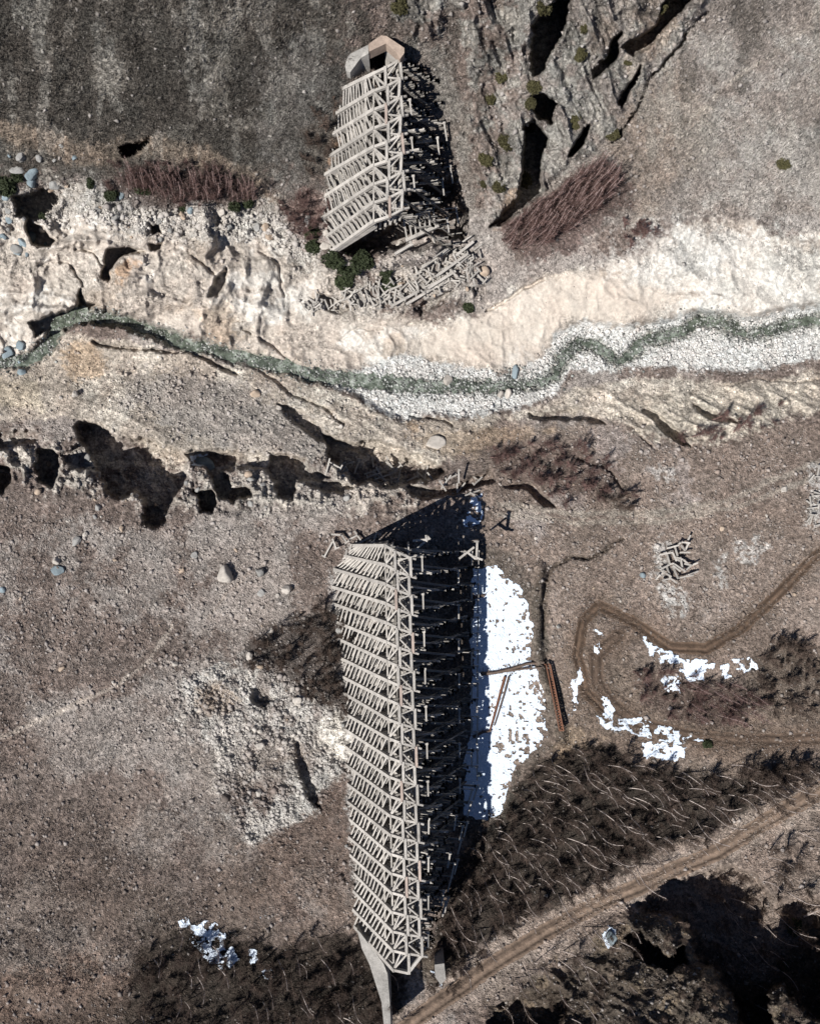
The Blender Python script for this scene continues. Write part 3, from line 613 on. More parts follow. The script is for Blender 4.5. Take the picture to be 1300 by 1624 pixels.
#PART2
# ------------------------------------------------------------------ builders
def tag(o, label=None, cat=None, group=None, kind=None):
    if label: o['label'] = label
    if cat: o['category'] = cat
    if group: o['group'] = group
    if kind: o['kind'] = kind
    return o
def empty(name, loc, label, cat, group=None):
    o = bpy.data.objects.new(name, None); COL.objects.link(o); o.location = loc
    return tag(o, label, cat, group)
class MB:
    def __init__(s): s.v = []; s.f = []
    def quadbox(s, c8):
        n = len(s.v); s.v += [tuple(p) for p in c8]
        s.f += [tuple(n+k for k in q) for q in ((0,3,2,1),(4,5,6,7),(0,1,5,4),(1,2,6,5),(2,3,7,6),(3,0,4,7))]
    def beam(s, a, b, w=0.35, h=0.35, up=(0,0,1), ext=0.0, ch=True):
        a = Vector(a); b = Vector(b); d = b-a
        if d.length < 1e-4: return
        d.normalize(); a = a-d*ext; b = b+d*ext
        u = Vector(up)
        if abs(d.dot(u)) > 0.97: u = Vector((0, 1, 0))
        r = d.cross(u).normalized(); u = r.cross(d).normalized()
        r = r*(w/2); u = u*(h/2)
        s.quadbox([a-r-u, a+r-u, a+r+u, a-r+u, b-r-u, b+r-u, b+r+u, b-r+u])
    def tube(s, pts, radii, n=5, cap=True):
        base = len(s.v); m = len(pts)
        for i, p in enumerate(pts):
            p = Vector(p)
            d = (Vector(pts[min(i+1, m-1)])-Vector(pts[max(i-1, 0)])).normalized()
            u = Vector((0, 0, 1)) if abs(d.z) < 0.9 else Vector((1, 0, 0))
            r = d.cross(u).normalized(); u = r.cross(d)
            for k in range(n):
                t = 2*math.pi*k/n
                s.v.append(tuple(p+(r*math.cos(t)+u*math.sin(t))*radii[i]))
        for i in range(m-1):
            for k in range(n):
                a = base+i*n+k; b = base+i*n+(k+1) % n
                s.f.append((a, b, b+n, a+n))
        if cap:
            s.f.append(tuple(base+k for k in range(n))[::-1]); s.f.append(tuple(base+(m-1)*n+k for k in range(n)))
    def build(s, name, mat, parent=None, origin=None, smooth=False):
        me = bpy.data.meshes.new(name)
        v = s.v
        o = bpy.data.objects.new(name, me)
        off = Vector((0, 0, 0))
        if parent is not None: off = parent_world(parent)
        elif origin is not None: off = Vector(origin); o.location = off
        if off.length: v = [(p[0]-off.x, p[1]-off.y, p[2]-off.z) for p in v]
        me.from_pydata(v, [], s.f); me.materials.append(mat)
        if smooth: me.polygons.foreach_set('use_smooth', [True]*len(me.polygons))
        COL.objects.link(o)
        if parent is not None: o.parent = parent
        return o
def parent_world(p):
    t = Vector((0, 0, 0))
    while p is not None: t = t+p.location; p = p.parent
    return t
def lerp(a, b, t): return a+(b-a)*t
def jit(v, s): return Vector(v)+Vector((random.uniform(-s, s), random.uniform(-s, s), random.uniform(-s, s)))

# ------------------------------------------------------------------ the two lattice dams
def dam(name, label, nodes, shift, skip_right=()):
    """nodes: per frame dict of world points T (upstream toe), K (knee), L, R (crest), B (downstream toe)"""
    root = empty(name, tuple(G(650, nodes[0]['py'])), label, 'dam', 'two halves of the ruined mudflow dam')
    n = len(nodes)
    for i, nd in enumerate(nodes):
        T, K, L, R, B = (nd[k] for k in 'TKLRB')
        m = MB()
        m.beam(jit(T, .12), K, 0.46, 0.5, ext=0.35); m.beam(K, L, 0.36, 0.45, ext=0.1)
        fr = m.build('truss_frame', M_CONC, root)
        s = MB()                                                     # lower chord under the face
        off = Vector((0.15, 0, -1.5))
        s.beam(T+off*0.4, K+off, 0.34, 0.7); s.build('lower_chord', M_CONC, fr)
        if R is not None:
            s = MB(); s.beam(L, R, 0.3, 0.32, ext=.15); s.beam(R, R+Vector((0.9, -0.28*nd['sg'], -0.15)), 0.25, 0.28); s.build('crest_tie', M_CONC, fr)
            s = MB(); s.beam(R-Vector((1.3,0,.5)), B-Vector((1.3,0,0)), 0.24, 0.26, ext=.0)
            for q in range(17):
                u = random.uniform(.06, .95); P = lerp(R, B, u); P.y += random.uniform(-.15, .15); e1 = Vector((random.uniform(-.2, 1.0), random.uniform(-.1, .1), random.uniform(.05, .35)))
                s.beam(P-Vector((1.5, 0, .4)), P+e1, .17, .17); s.beam(P+e1-Vector((.12,0,0)), P+e1+Vector((.12,0,.0)), random.uniform(.2,.5), .26); s.build('raking_leg', M_CONC, fr)
        # posts and ties inside the frame
        zb = T.z
        s = MB()
        zf = lambda x: T.z+(B.z-T.z)*max(0, min(1, (x-T.x)/(B.x-T.x+1e-6))) if B is not None else T.z
        for P in ([] if (nodes[0]['sg'] < 0 and i > 4) else [K, L, R] if R is not None else [K, L]):
            if P.z-zf(P.x) > 2: s.beam(P, Vector((P.x, P.y, zf(P.x)-.3)), 0.3, 0.3)
        if s.v: s.build('post', M_CONC, fr)
        if B is not None and R is not None and K.z-zb > 4 and not (nodes[0]['sg'] < 0 and i > 6):
            s = MB()
            for f in (0.33, 0.64):
                a = lerp(T, K, f); b = lerp(B, R, f+.02); a = a+off*f; s.beam(a, b, 0.28, 0.3)
            kb = Vector((K.x, K.y, zf(K.x)))
            s.beam(K, lerp(B, R, 0.6), .25, .25); s.beam(lerp(T, K, .5), Vector((K.x, K.y, zf(K.x))), .25, .25)
            s.beam(R, Vector((K.x, K.y, lerp(T, K, .45).z)), .25, .25)
            s.build('brace', M_CONC, fr)
    for i in range(n-1):
        a, b = nodes[i], nodes[i+1]
        sg = a['sg']
        # rungs of the face: run from one frame down to the next
        cnt = 12
        m = MB()
        for layer in (0, 1):
            o2 = Vector((0.18, 0, -1.25))*layer
            k0 = 0.02
            for q in range(-3, cnt+1):
                t0 = (q+0.5+0.35*layer)/cnt; t1 = t0-shift
                if sg < 0: pass
                A, B_ = (a, b) if sg > 0 else (b, a)
                lo = max(0.0, t1); 
                if t0 > 1.02 or t0 < 0.03: continue
                if t1 < 0:
                    # stub resting on the slope
                    fz = t0/shift; P0 = lerp(A['T'], A['K'], t0); Q = lerp(B_['T'], B_['K'], 0.0)
                    P1 = lerp(P0, lerp(B_['T'], B_['K'], t1), fz)
                else:
                    P0 = lerp(A['T'], A['K'], min(t0, 1)); P1 = lerp(B_['T'], B_['K'], t1)
                if random.random() < 0.05: continue
                m.beam(jit(P0+o2, .08), jit(P1+o2, .08), random.uniform(.17, .23), 0.32)
        m.build('slat_panel', M_CONC, root)
        # knee-to-crest diagonals
        m = MB()
        A, B_ = (a, b) if sg > 0 else (b, a)
        m.beam(lerp(A['K'], A['L'], .55), B_['K'], .2, .24); m.beam(A['L'], B_['K'], .22, .24)
        m.beam(A['L']+Vector((0,0,-1.3)), B_['K']+Vector((.4,0,-1.3)), .25, .25)
        m.beam(A['K']+Vector((0,0,-.6)), B_['K']+Vector((0,0,-.6)), .22, .22)
        m.build('knee_brace', M_CONC, root)
        m = MB(); st = (0.14 if i % 2 else -0.14)
        m.beam(a['L']+Vector((st, 0, .12)), b['L']+Vector((st, 0, .12)), 0.36, 0.36, ext=.12); m.build('crest_beam', M_CONC_PINK if i % 5 == 2 else M_CONC, root)
        if a['R'] is not None and b['R'] is not None:
            m = MB(); m.beam(a['R']+Vector((-st, 0, .12)), b['R']+Vector((-st, 0, .12)), 0.36, 0.36, ext=.12); m.build('crest_beam', M_CONC_PINK if i % 6 == 4 else M_CONC, root)
            m = MB(); mid = lerp(a['L'], b['L'], .5)
            A, B_ = (a, b) if sg > 0 else (b, a)
            m.beam(mid, A['R'], .18, .2); m.beam(mid, B_['R'], .18, .2); m.beam(lerp(mid, A['R'], .3)+Vector((0,0,-2)), B_['L']+Vector((.6,0,-1.2)), .24, .24)
            # fallen bits and ties one level down
            m.beam(A['L']+Vector((.2,0,-2)), B_['R']+Vector((-.2,0,-2)), .25, .25); m.beam(B_['L']+Vector((.2,0,-3)), A['R']+Vector((-.2,0,-3)), .25, .25)
            m.beam(lerp(A['L'],A['R'],.5)+Vector((0,0,-4)), lerp(B_['L'],B_['R'],.5)+Vector((0,0,-4)), .3, .3)
            m.build('crest_bracing', M_CONC, root)
        if a['B'] is not None and b['B'] is not None and a['R'] is not None and b['R'] is not None:
            # long beams standing proud of the downstream face, every other bay
            for (u, ph, out) in ((0.10, 0, .7), (0.60, 1, 1.0), (0.80, 0, 1.2), (0.90, 0, 1.3), (.94, 1, .9)):
                if (i+ph) % 2 == 0 and not (sg < 0 and (u > .85 or i < 2)):
                    P0 = lerp(a['R'], a['B'], u); P1 = lerp(b['R'], b['B'], u); e = Vector((out, 0, 0.25))
                    m = MB(); m.beam(P0+e, lerp(P0, P1, .8)+e, .22, .24); m.beam(P0+e+Vector((-.2,0,.02)), P0+e+Vector((.2,0,.1)), .3, .24)
                    m.beam(P0-Vector((1.4,0,.3)), P0+e, .12, .12); m.build('outer_beam', M_CONC, root)
            # slat screens added to block the sun and darken the downstream side
            m = MB()
            for (xf, top) in ((-.3, .8), (.25, .93), (.95, .98)):
                for q in range(9 if (sg > 0 or i < 6) else 0):
                    f = (q+.5)/9*top
                    P0 = Vector((lerp(a['K'], a['R'], xf).x, a['K'].y, lerp(a['T'], a['K'], f).z)); P1 = Vector((lerp(b['K'], b['R'], xf).x, b['K'].y, lerp(b['T'], b['K'], f).z))
                    m.beam(P0, P1, .28, .62)
            for xf in (.05, .2, .38, .55, .72, .88):
                P0 = lerp(a['K'], a['R'], xf); P1 = lerp(b['K'], b['R'], xf); dz = Vector((0, 0, -3.4)); m.beam(P0+dz, P1+dz, .32, .3)
            m.build('sun_block_slats', M_CONC, root)
    return root

ZC = 16.0
nodesA = []
for i in range(23):
    f = i/22; yl = 875+30.32*i
    toes = {0: (560,866), 1: (549,881), 2: (533,902), 3: (530,930), 4: (531,958), 5: (536,987), 6: (540,1015)}
    if i in toes: tx, ty = toes[i]
    else: tx, ty = 541+ (564-541)*((i-6)/16)**0.8+random.uniform(-1.5, 1.5), 1015+(1472-1015)*(i-6)/16
    if i == 19: tx += 5
    lx = 627.5+19.5*f; kx = lx-17.5-5.5*f; ky = yl-10+5*f
    zt = float(heightat(tx, ty))+0.2
    rx, ry = lx+21.5, yl+9-6*f
    L = W(lx, yl, ZC); K = W(kx, ky, ZC-1.3); T = W(tx, ty, zt); R = W(rx, ry, ZC+.1)
    # downstream toe: tapers in where the valley side rises
    bx = 10.4-0.5*f if i < 15 else 9.9-(i-14)*0.85
    zb = 0.0 if i < 12 else 0.0+0.6*(i-12)
    B = Vector((bx, R.y+.1, zb))
    nd = dict(T=T, K=K, L=L, R=R, B=B, sg=1, py=yl)
    if i == 22: nd['R'] = None; nd['B'] = None
    nodesA.append(nd)
damA = dam('lattice_dam', 'long pale concrete lattice dam half with many slatted bays beside the white snow', nodesA, 0.16)
# closing tie at the valley end
m = MB(); m.beam(nodesA[22]['L'], nodesA[21]['R']+Vector((0,0,.1)), .4, .4); m.build('end_tie', M_CONC, damA)

nodesB = []
ltoe = [(546,140),(537,178),(530,212),(527,246),(519,277),(517,311),(513,345),(519,374),(524,400)]
for i in range(9):
    yr = 332-29.5*(8-i); xr = 633.5+6*i/8+(1 if i % 2 else -1)
    L = W(612.5+4*i/8, yr+12, ZC-.3); R = W(xr, yr, ZC+.1); K = W(592, yr+20+ (2 if i == 0 else 0), ZC-1.4)
    tx, ty = ltoe[i]; T = W(tx, ty, float(heightat(tx, ty))+.2)
    B = Vector((3.8+0.62*i, R.y-.1, max(0.0, 11-1.6*i)))
    nodesB.append(dict(T=T, K=K, L=L, R=R, B=B, sg=-1, py=yr))
damB = dam('lattice_dam', 'short pale concrete lattice dam half ending in a broken edge above a rubble fan', nodesB, 0.14)

# ------------------------------------------------------------------ abutments
def wall_prism(name, top, depth, mat, label, cat, mats=None):
    """top: ring of (px,py,z) points; walls drop depth below; built as one solid"""
    m = MB(); pts = [W(*p) for p in top]; n = len(pts)
    m.v = [tuple(p) for p in pts]+[(p.x, p.y, p.z-depth) for p in pts]
    m.f = [tuple(range(n))[::-1], tuple(range(n, 2*n))]+[(k, (k+1) % n, n+(k+1) % n, n+k) for k in range(n)]
    o = m.build(name, mat, origin=pts[0]); me = o.data
    bm = bmesh.new(); bm.from_mesh(me); bmesh.ops.triangulate(bm, faces=[f for f in bm.faces if len(f.verts) > 4]); bmesh.ops.recalc_face_normals(bm, faces=bm.faces)
    bm.to_mesh(me); bm.free()
    if label: tag(o, label, cat)
    return o
ab = empty('concrete_abutment', tuple(W(600, 70, 16)), 'orange-topped concrete end cap of the dam, bent like a roof, set into the dark hillside', 'abutment')
def child_prism(name, top, depth, mat, par):
    o = wall_prism(name, top, depth, mat, None, None); o.location = o.location-parent_world(par); o.parent = par; return o
child_prism('cap_slab', [(584,70,17.6),(604,56,18.0),(613,57,18.0),(641,76,17.6),(641,84,17.4),(634,94,17.2),(629,84,17.3),(612,69,17.5),(585,82,17.2)], 1.6, M_CONC_TAN, ab)
child_prism('wing_wall', [(549,113,15.6),(547,104,15.7),(551,90,16.2),(556,85,16.6),(583.5,71,17.6),(584.5,84.5,17.0),(572,92,16.2),(555,115,15.6)], 6, M_CONC_OLD, ab)
child_prism('inner_face', [(612,69.5,16.9),(628.5,84.5,16.9),(633.5,94.5,16.9),(629,97,15.5),(622,95,14.9),(610,80,15.2)], 5, M_CONC, ab)
wall_prism('wing_wall', [(566,1474,9.3),(571,1479,9.4),(608,1528,11),(614.5,1545,11.2),(618,1590,12.2),(621,1660,13.6),(612,1660,13.6),(605,1590,12),(586,1530,10.2),(574,1505,9.6)], 7, M_CONC_OLD,
           'long tapering grey concrete wall on the slope below the end of the long dam', 'wall')
wall_prism('concrete_block', [(689,1530,9.6),(704,1528,9.4),(707,1553,9.6),(699,1562,9.7),(690,1550,9.6)], 4, M_CONC_OLD, 'small blue-grey concrete block near the end of the long dam', 'block')

# ------------------------------------------------------------------ loose beams
def loose_beam(px, py, up, ang, tilt, ln, w, label, group, name='broken_beam', mat=None, sub=True):
    c = G(px, py, up); m = MB()
    d = Vector((math.cos(ang)*math.cos(tilt), math.sin(ang)*math.cos(tilt), math.sin(tilt)))*ln/2
    n = 3; pr = -d
    m.beam(-d, d, w, w, ext=0)
    if ln > 1.6 and random.random() < .6:              # broken stub of a node left on the beam
        q = d*random.choice((-.92, .92)); s = Vector((-d.y, d.x, random.uniform(-.3, .6))).normalized()*random.uniform(.4, .7)
        m.beam(q-s*.5, q+s, w*.9, w*.9)
    o = m.build(name, mat or M_CONC); o.location = c
    return tag(o, label, 'beam', group)
lab = 'broken pale concrete beam tangled in the rubble fan below the short dam half'
grp = 'broken beams in the rubble below the short dam half'
spots = []
for k in range(190):
    t = random.random()
    # band running from lower left to upper right
    bx = 490+270*t; by = 492-30*t-30*max(0, t-.5)*1.2
    px = bx+random.gauss(0, 8); py = by-abs(random.gauss(0, 1))*26*(0.25+t)
    spots.append((px, py))
for px, py in spots:
    if 515 < px < 600 and 405 < py < 455: continue
    a = math.radians(random.choice((28, 32, 40, -60, -52, 80, 100, -20))+random.uniform(-14, 14))
    loose_beam(px, py, random.uniform(.3, 1.1), a, math.radians(random.uniform(-22, 22)), random.uniform(.8, 2.6), random.uniform(.16, .28), lab, grp)
for px, py, a, ln in [(640,352,-42,4.2),(652,352,35,4.4),(640,400,30,3),(690,415,33,5),(735,400,38,3.6),(716,425,35,6),(700,448,32,5),(672,470,30,6.5),(642,478,28,5)]:
    loose_beam(px, py, 1.3, math.radians(a), 0.05, ln, .4, 'long thick pale concrete beam lying on top of the rubble below the short dam half', 'long beams on top of the rubble')
# collapsed lattice panel
cp = empty('collapsed_panel', tuple(G(670, 375, 2.5)), 'collapsed slatted concrete panel lying beside the broken edge of the short dam half', 'panel')
o3 = parent_world(cp)
m = MB(); m.beam(o3+Vector((-2.6,-1.6,0)), o3+Vector((2.4,.6,.3)), .5, .5); m.build('edge_beam', M_CONC, cp)
m = MB(); m.beam(o3+Vector((-3,.8,1.5)), o3+Vector((1.8,2.6,1.8)), .4, .4); m.build('edge_beam', M_CONC, cp)
m = MB()
for k in range(7): m.beam(o3+Vector((-2.4+.7*k,-1.5+.3*k,0)), o3+Vector((-2.9+.75*k,.8+.28*k,1.5)), .24, .24)
m.build('slats', M_CONC, cp)
for k in range(34):
    px = random.choice((random.uniform(520,600), random.uniform(590,690), random.uniform(680,760), random.uniform(680,760)))
    py = 735+ (px-520)*0.2*.9+random.gauss(0, 9)
    loose_beam(px, py, random.uniform(.3, 1.6), math.radians(random.choice((30,60,-30,-50,85))+random.uniform(-14,14)), math.radians(random.uniform(-20,25)), random.uniform(1.2,3.2), .24,
               'broken pale concrete beam leaning at the black gully rim north of the long dam half', 'broken beams along the gully rim')
for k in range(12):
    loose_beam(random.uniform(520,600), random.uniform(846,876), random.uniform(.4,.9), math.radians(random.choice((0,70,-60,30))+random.uniform(-10,10)), 0.1, random.uniform(1.2,3), .26,
               'snapped concrete beam strewn at the river end of the long dam half', 'snapped beams at the river end of the long dam half')
for px, py, a, ln in [(733,872,38,2.8),(748,868,88,2.8),(668,857,42,2.6),(664,852,5,2),(740,876,-40,1.6),(750,880,-20,1.4)]:
    loose_beam(px, py, 8.5 if px > 700 else 12, math.radians(a), .1, ln, .3, 'detached concrete beam hanging at the shaded river end of the long dam half', 'beams hanging at the river end of the long dam half')
# stack of beams on the plain (right)
def pl(x, y): return 1020+x/10.83, 820+y/10.83
PILE = [((390,530),(560,480)),((560,480),(580,430)),((600,480),(700,600)),((510,490),(540,650)),((620,430),(740,440)),((730,440),(690,550)),((735,400),(760,310)),
        ((260,640),(450,600)),((450,590),(530,740)),((380,640),(405,780)),((530,700),(560,740)),((590,690),(640,900)),((620,700),(740,810)),((540,690),(620,720)),
        ((250,890),(400,820)),((400,810),(480,790)),((480,790),(660,920)),((470,830),(590,920)),((380,860),(420,1040)),((470,850),(540,1040)),((660,920),(780,830)),((780,830),(880,780)),((680,800),(770,820)),
        ((300,1070),(440,1050)),((440,1050),(530,1120)),((280,920),(420,1010)),((290,1080),(360,1110)),((200,1060),(240,980)),((600,605),(740,600)),((800,990),(560,1040)),((900,930),(740,980))]
for k, (a, b) in enumerate(PILE):
    ax, ay = pl(*a); bx, by = pl(*b)
    A = G(ax, ay, .5+.25*(k % 3)); B = G(bx, by, .7+.25*((k+1) % 3)); c = (A+B)/2
    m = MB(); m.beam(A-c, B-c, .24, .26, ext=.1)
    o = m.build('discarded_beam', M_CONC); o.location = c
    tag(o, 'discarded concrete beam in the jumbled stack on the open plain inside the bend of the track', 'beam', 'beams in the jumbled stack on the plain')
for k in range(14):
    px, py = random.uniform(1278,1310), random.uniform(742,838)
    loose_beam(px, py, .4, random.uniform(0,3), .1, random.uniform(.8,2), .2, 'short concrete beam scattered in pale rubble at the right edge of the picture', 'beams scattered at the right edge')

# ------------------------------------------------------------------ boulders and stones
def ico(sub):
    bm = bmesh.new(); bmesh.ops.create_icosphere(bm, subdivisions=sub, radius=1)
    v = np.array([p.co[:] for p in bm.verts]); f = np.array([[q.index for q in t.verts] for t in bm.faces]); bm.free(); return v, f
ICO2 = ico(3)
def boulder(px, py, r, col, label, squash=.75, group=None, stretch=1.0, name='boulder', ang=None, up=0.3):
    v, f = ICO2; v = v.copy()
    for _ in range(13):                              # chip off facets
        d = rng.normal(size=3); d /= np.linalg.norm(d); lim = rng.uniform(.55, .88)
        s = v@d; v = v-np.outer(np.maximum(s-lim, 0), d)
    v += .05*np.stack([fbm(v[:,0]*9+5*k+px, v[:,1]*9+v[:,2]*7+py, 3, 2, 400+k) for k in range(3)], 1)
    v = v*np.array([stretch, 1, squash])*r
    a = rng.uniform(0, 6.3) if ang is None else ang
    R = np.array([[math.cos(a), -math.sin(a), 0],[math.sin(a), math.cos(a), 0],[0, 0, 1]]); v = v@R.T
    cc = np.tile(col, (len(v), 1))*(1+.12*fbm(v[:,0]*6, v[:,1]*6+v[:,2]*5, 3, 2, 410)[:, None])
    o = mesh_np(name, v, f, M_ROCK, cc)
    o.location = G(px, py, r*squash*up)
    return tag(o, label, 'boulder', group)
PW, GY_, BL, TN = C(206,198,188), C(168,166,162), C(150,164,170), C(196,176,156)
for b in [
 (359,912,1.9,PW,'largest pale boulder on the lower left plain, wedge shaped with a round shadow',.9,1.25,1.45),
 (414,907,1.15,GY_,'grey boulder with a dark right side, just right of the largest plateau boulder',.9,1.1,1.3),
 (455,935,1.2,PW,'bright round boulder ending the row of plateau boulders, nearest the long dam',.9,1,0),
 (415,940,.9,GY_,'flat grey rock below the grey boulder on the plateau',.5,1.3,1),
 (440,945,.55,PW,'small pale rock between two bright plateau boulders',.6,1,0),
 (90,890,.9,PW,'pale rock standing over a blue flat stone on the far left plateau',.9,1,0),
 (92,905,1.15,BL,'flat blue-grey stone below a pale rock on the far left plateau',.35,1.4,0.1),
 (5,936,.8,BL,'blue-white stone at the left edge of the picture on the plateau',.7,1,0),
 (122,858,1.0,GY_,'grey angular rock beside a dark crack on the left plateau',.5,1.5,.8),
 (156,806,.8,GY_,'small upright grey rock just below the largest black gully',.8,1.2,1.2),
 (309,880,.85,GY_,'low grey rock above the largest plateau boulder',.5,1.2,.4),
 (325,736,1.7,BL,'flat blue-white slab lodged at the edge of the gullies',.4,1.6,-.2),
 (120,625,.85,PW,'round pale rock on the sandy terrace at the left',.8,1.1,0),
 (97,631,.55,PW,'smaller pale rock left of the round terrace rock',.7,1,0),
 (405,624,1.15,TN,'tan boulder on the terrace south of the river bend',.7,1.2,0),
 (442,647,.85,PW,'white round boulder at the tip of the narrow diagonal gully',.8,1,0),
 (540,677,.7,PW,'small round white boulder on the gully rim, left of the beam litter',.8,1,0),
 (690,702,1.7,PW,'broad white boulder on the sandy slope between the river and the long dam',.6,1.5,0),
 (710,604,1.2,PW,'upright pale rock at the stream edge beside a dark slot',.9,1.3,1.5),
 (793,626,.9,PW,'white egg-shaped boulder, left one of a touching pair in the stream',.8,1.2,1.3),
 (806,624,1.1,PW,'white egg-shaped boulder in the stream, right one of a touching pair',.8,1.2,1.3),
 (817,590,1.0,BL,'tall bluish-white rock above the pair of boulders in the stream',.7,1.7,1.5),
 (36,590,.9,BL,'pale stone at the left end of the green stream',.6,1.2,0),
 (15,560,1.4,BL,'large grey-blue boulder beside the left end of the green stream',.7,1.3,1),
 (35,548,1.2,BL,'blue-white boulder second from the left end of the stream',.7,1.1,1.2),
 (52,276,1.3,BL,'blue-white boulder topmost in the rock cluster at the left edge',.7,1.3,.9),
 (30,270,1.1,GY_,'grey slab left of the blue-white boulder in the left edge cluster',.4,1.7,0),
 (35,250,1.0,GY_,'dark-sided grey boulder at the top of the left edge cluster',.8,1.3,1.2),
 (64,252,.9,GY_,'grey rock at the upper right of the left edge cluster',.8,1,0),
 (50,378,1.3,BL,'rounded blue-white boulder beside the deep shadow on the left bank',.8,1.2,.9),
 (38,385,.9,BL,'narrow pale boulder left of the rounded blue-white boulder',.7,1.4,-.6),
 (68,363,.9,PW,'pale boulder perched above the deep shadow on the left bank',.8,1,0),
 (194,312,.9,BL,'blue-white rock just below the left birch thicket',.7,1.2,.8),
 (303,336,.9,BL,'blue-white rock at the bottom rim of the left birch thicket',.7,1.2,.9),
 (352,338,1.1,PW,'angular pale rock below the right end of the left birch thicket',.8,1.2,.3),
 (125,310,.9,PW,'flat pale rock on the upper left bank',.5,1.5,-.4),
 (1018,912,.8,BL,'square blue-white block left of the beam stack on the plain',.6,1.1,.2),
 (1242,776,.9,PW,'lone pale rock on the right-hand plain',.7,1.2,0),
 (768,432,1.2,TN,'tan block at the right end of the rubble below the short dam half',.9,1.2,1.3),
 (488,348,1.0,GY_,'pointed grey rock beside the green shrub left of the short dam half',.8,1.2,1.4),
 (970,1487,1.5,BL,'large blue-grey boulder in shade beside the lower bend of the road',.8,1.4,1.3),
 (540,1000,1.1,GY_,'round grey boulder at the left toe of the long dam, by the dark brush',.7,1,0),
 (548,1040,1.0,GY_,'grey boulder one bay below the round one at the left toe of the long dam',.7,1,0),
 (755,1085,.6,BL,'small blue stone at the dam toe beside the snow',.7,1,0),
 (865,1420,.5,GY_,'small grey rock on the upper verge of the road',.7,1,0)]:
    px, py, r, col, label, sq, st, an = b
    boulder(px, py, r*0.72, col, label, sq, None, st, ang=an)
# medium rocks: individual things with shared labels by place
def rocks_in(cnt, fn, rr, cols, label, group):
    base = [boulder(0, 0, 1, random.choice(cols), label, random.uniform(.5,.9), group, random.uniform(1,1.4), name='rock') for _ in range(min(5, cnt))]
    for k in range(cnt):
        px, py = fn(); r = rr[0]+(rr[1]-rr[0])*random.random()**2.5
        o = base[k] if k < len(base) else base[k % len(base)].copy()
        if k >= len(base): COL.objects.link(o)
        o.scale = (r, r, r); o.rotation_euler = (0, 0, random.uniform(0, 6.3)); o.location = G(px, py, r*.25)
def along(pts, sp):
    def f():
        k = random.randrange(len(pts)-1); t = random.random()
        return pts[k][0]+(pts[k+1][0]-pts[k][0])*t+random.gauss(0, sp), pts[k][1]+(pts[k+1][1]-pts[k][1])*t+random.gauss(0, sp)
    return f
rocks_in(26, along([(20,250),(90,260),(30,330),(10,380),(60,400)], 14), (.3,.9), [GY_,BL,PW], 'pale rock in the boulder field at the left edge', 'rocks in the left edge boulder field')
rocks_in(45, along([(100,300),(200,330),(300,345),(400,345),(460,390)], 14), (.2,.8), [PW,GY_,TN], 'pale rock in the rubble rim along the top of the river bank', 'rocks along the top of the river bank')
rocks_in(45, along([(0,690),(60,750),(130,740),(180,800),(300,780),(420,770),(540,770),(640,775)], 16), (.2,.75), [PW,TN,GY_], 'pale rock on the ragged rim of the gullies', 'rocks on the gully rim')
rocks_in(45, lambda: (random.uniform(0,540), random.uniform(800,1150)), (.15,.5), [PW,GY_,TN], 'small pale rock scattered over the lower left plain', 'rocks scattered on the lower left plain')
rocks_in(45, along([(285,1130),(330,1060),(400,1050),(460,1090),(500,1120),(440,1130),(420,1180),(500,1210),(400,1160),(330,1160),(420,1260)], 14), (.2,.7), [PW,PW,GY_], 'white rock heaped in the rubble patch left of the long dam', 'rocks in the white rubble patch')
rocks_in(28, along(RIVER[1:14], 9), (.15,.55), [PW,BL,GY_], 'pale rock standing in the green stream', 'rocks in the stream')
rocks_in(26, lambda: (random.uniform(790,1300), random.uniform(700,1010)), (.12,.45), [PW,GY_,TN], 'small pale rock scattered over the right-hand plain', 'rocks scattered on the right-hand plain')
rocks_in(12, lambda: (random.gauss(660,50), random.gauss(455,22)), (.25,.7), [PW,TN], 'pale rock among the broken beams below the short dam half', 'rocks among the broken beams')
rocks_in(12, along([(560,330),(520,370),(520,400),(560,395),(600,380),(660,395)], 12), (.25,.8), [PW], 'white rock slumped against the toe of the short dam half', 'rocks at the toe of the short dam half')
rocks_in(14, along([(540,900),(545,1000),(550,1100),(555,1250),(565,1440)], 7), (.2,.6), [PW,GY_], 'grey rock along the upstream toe of the long dam half', 'rocks at the toe of the long dam half')

# gravel, far too many to count: one object
OCT = np.array([[1,0,0],[0,1,0],[-1,0,0],[0,-1,0],[0,0,1],[0,0,-1.]]); OCTF = np.array([[0,1,4],[1,2,4],[2,3,4],[3,0,4],[1,0,5],[2,1,5],[3,2,5],[0,3,5]])
def scatter(name, P, R, colors, mat, squash=.6, label=None, cat=None):
    n = len(P); z = heightat(P[:,0], P[:,1])+R*.12; x, y = unproj(P[:,0], P[:,1], z)
    v = OCT[None]*(1+rng.uniform(-.38,.38,(n,6,3)))+rng.uniform(-.25,.25,(n,6,3)); v[:,:,2] *= squash
    a = rng.uniform(0, 6.28, n); ca, sa = np.cos(a)[:,None], np.sin(a)[:,None]
    vx = v[:,:,0]*ca-v[:,:,1]*sa; vy = v[:,:,0]*sa+v[:,:,1]*ca
    V = np.stack([vx*R[:,None]+x[:,None], vy*R[:,None]+y[:,None], v[:,:,2]*R[:,None]+z[:,None]], 2).reshape(-1, 3)
    Fc = (OCTF[None]+6*np.arange(n)[:,None,None]).reshape(-1, 3)
    o = mesh_np(name, V, Fc, mat, np.repeat(colors, 6, axis=0)); o['kind'] = 'stuff'
    if label: o['label'] = label; o['category'] = cat
    return o
def gval(arr, px, py):
    ix = np.clip(np.searchsorted(gx, px)-1, 0, NX-1); iy = np.clip(np.searchsorted(gy, py)-1, 0, NY-1)
    return arr[iy*NX+ix]
n0 = 420000
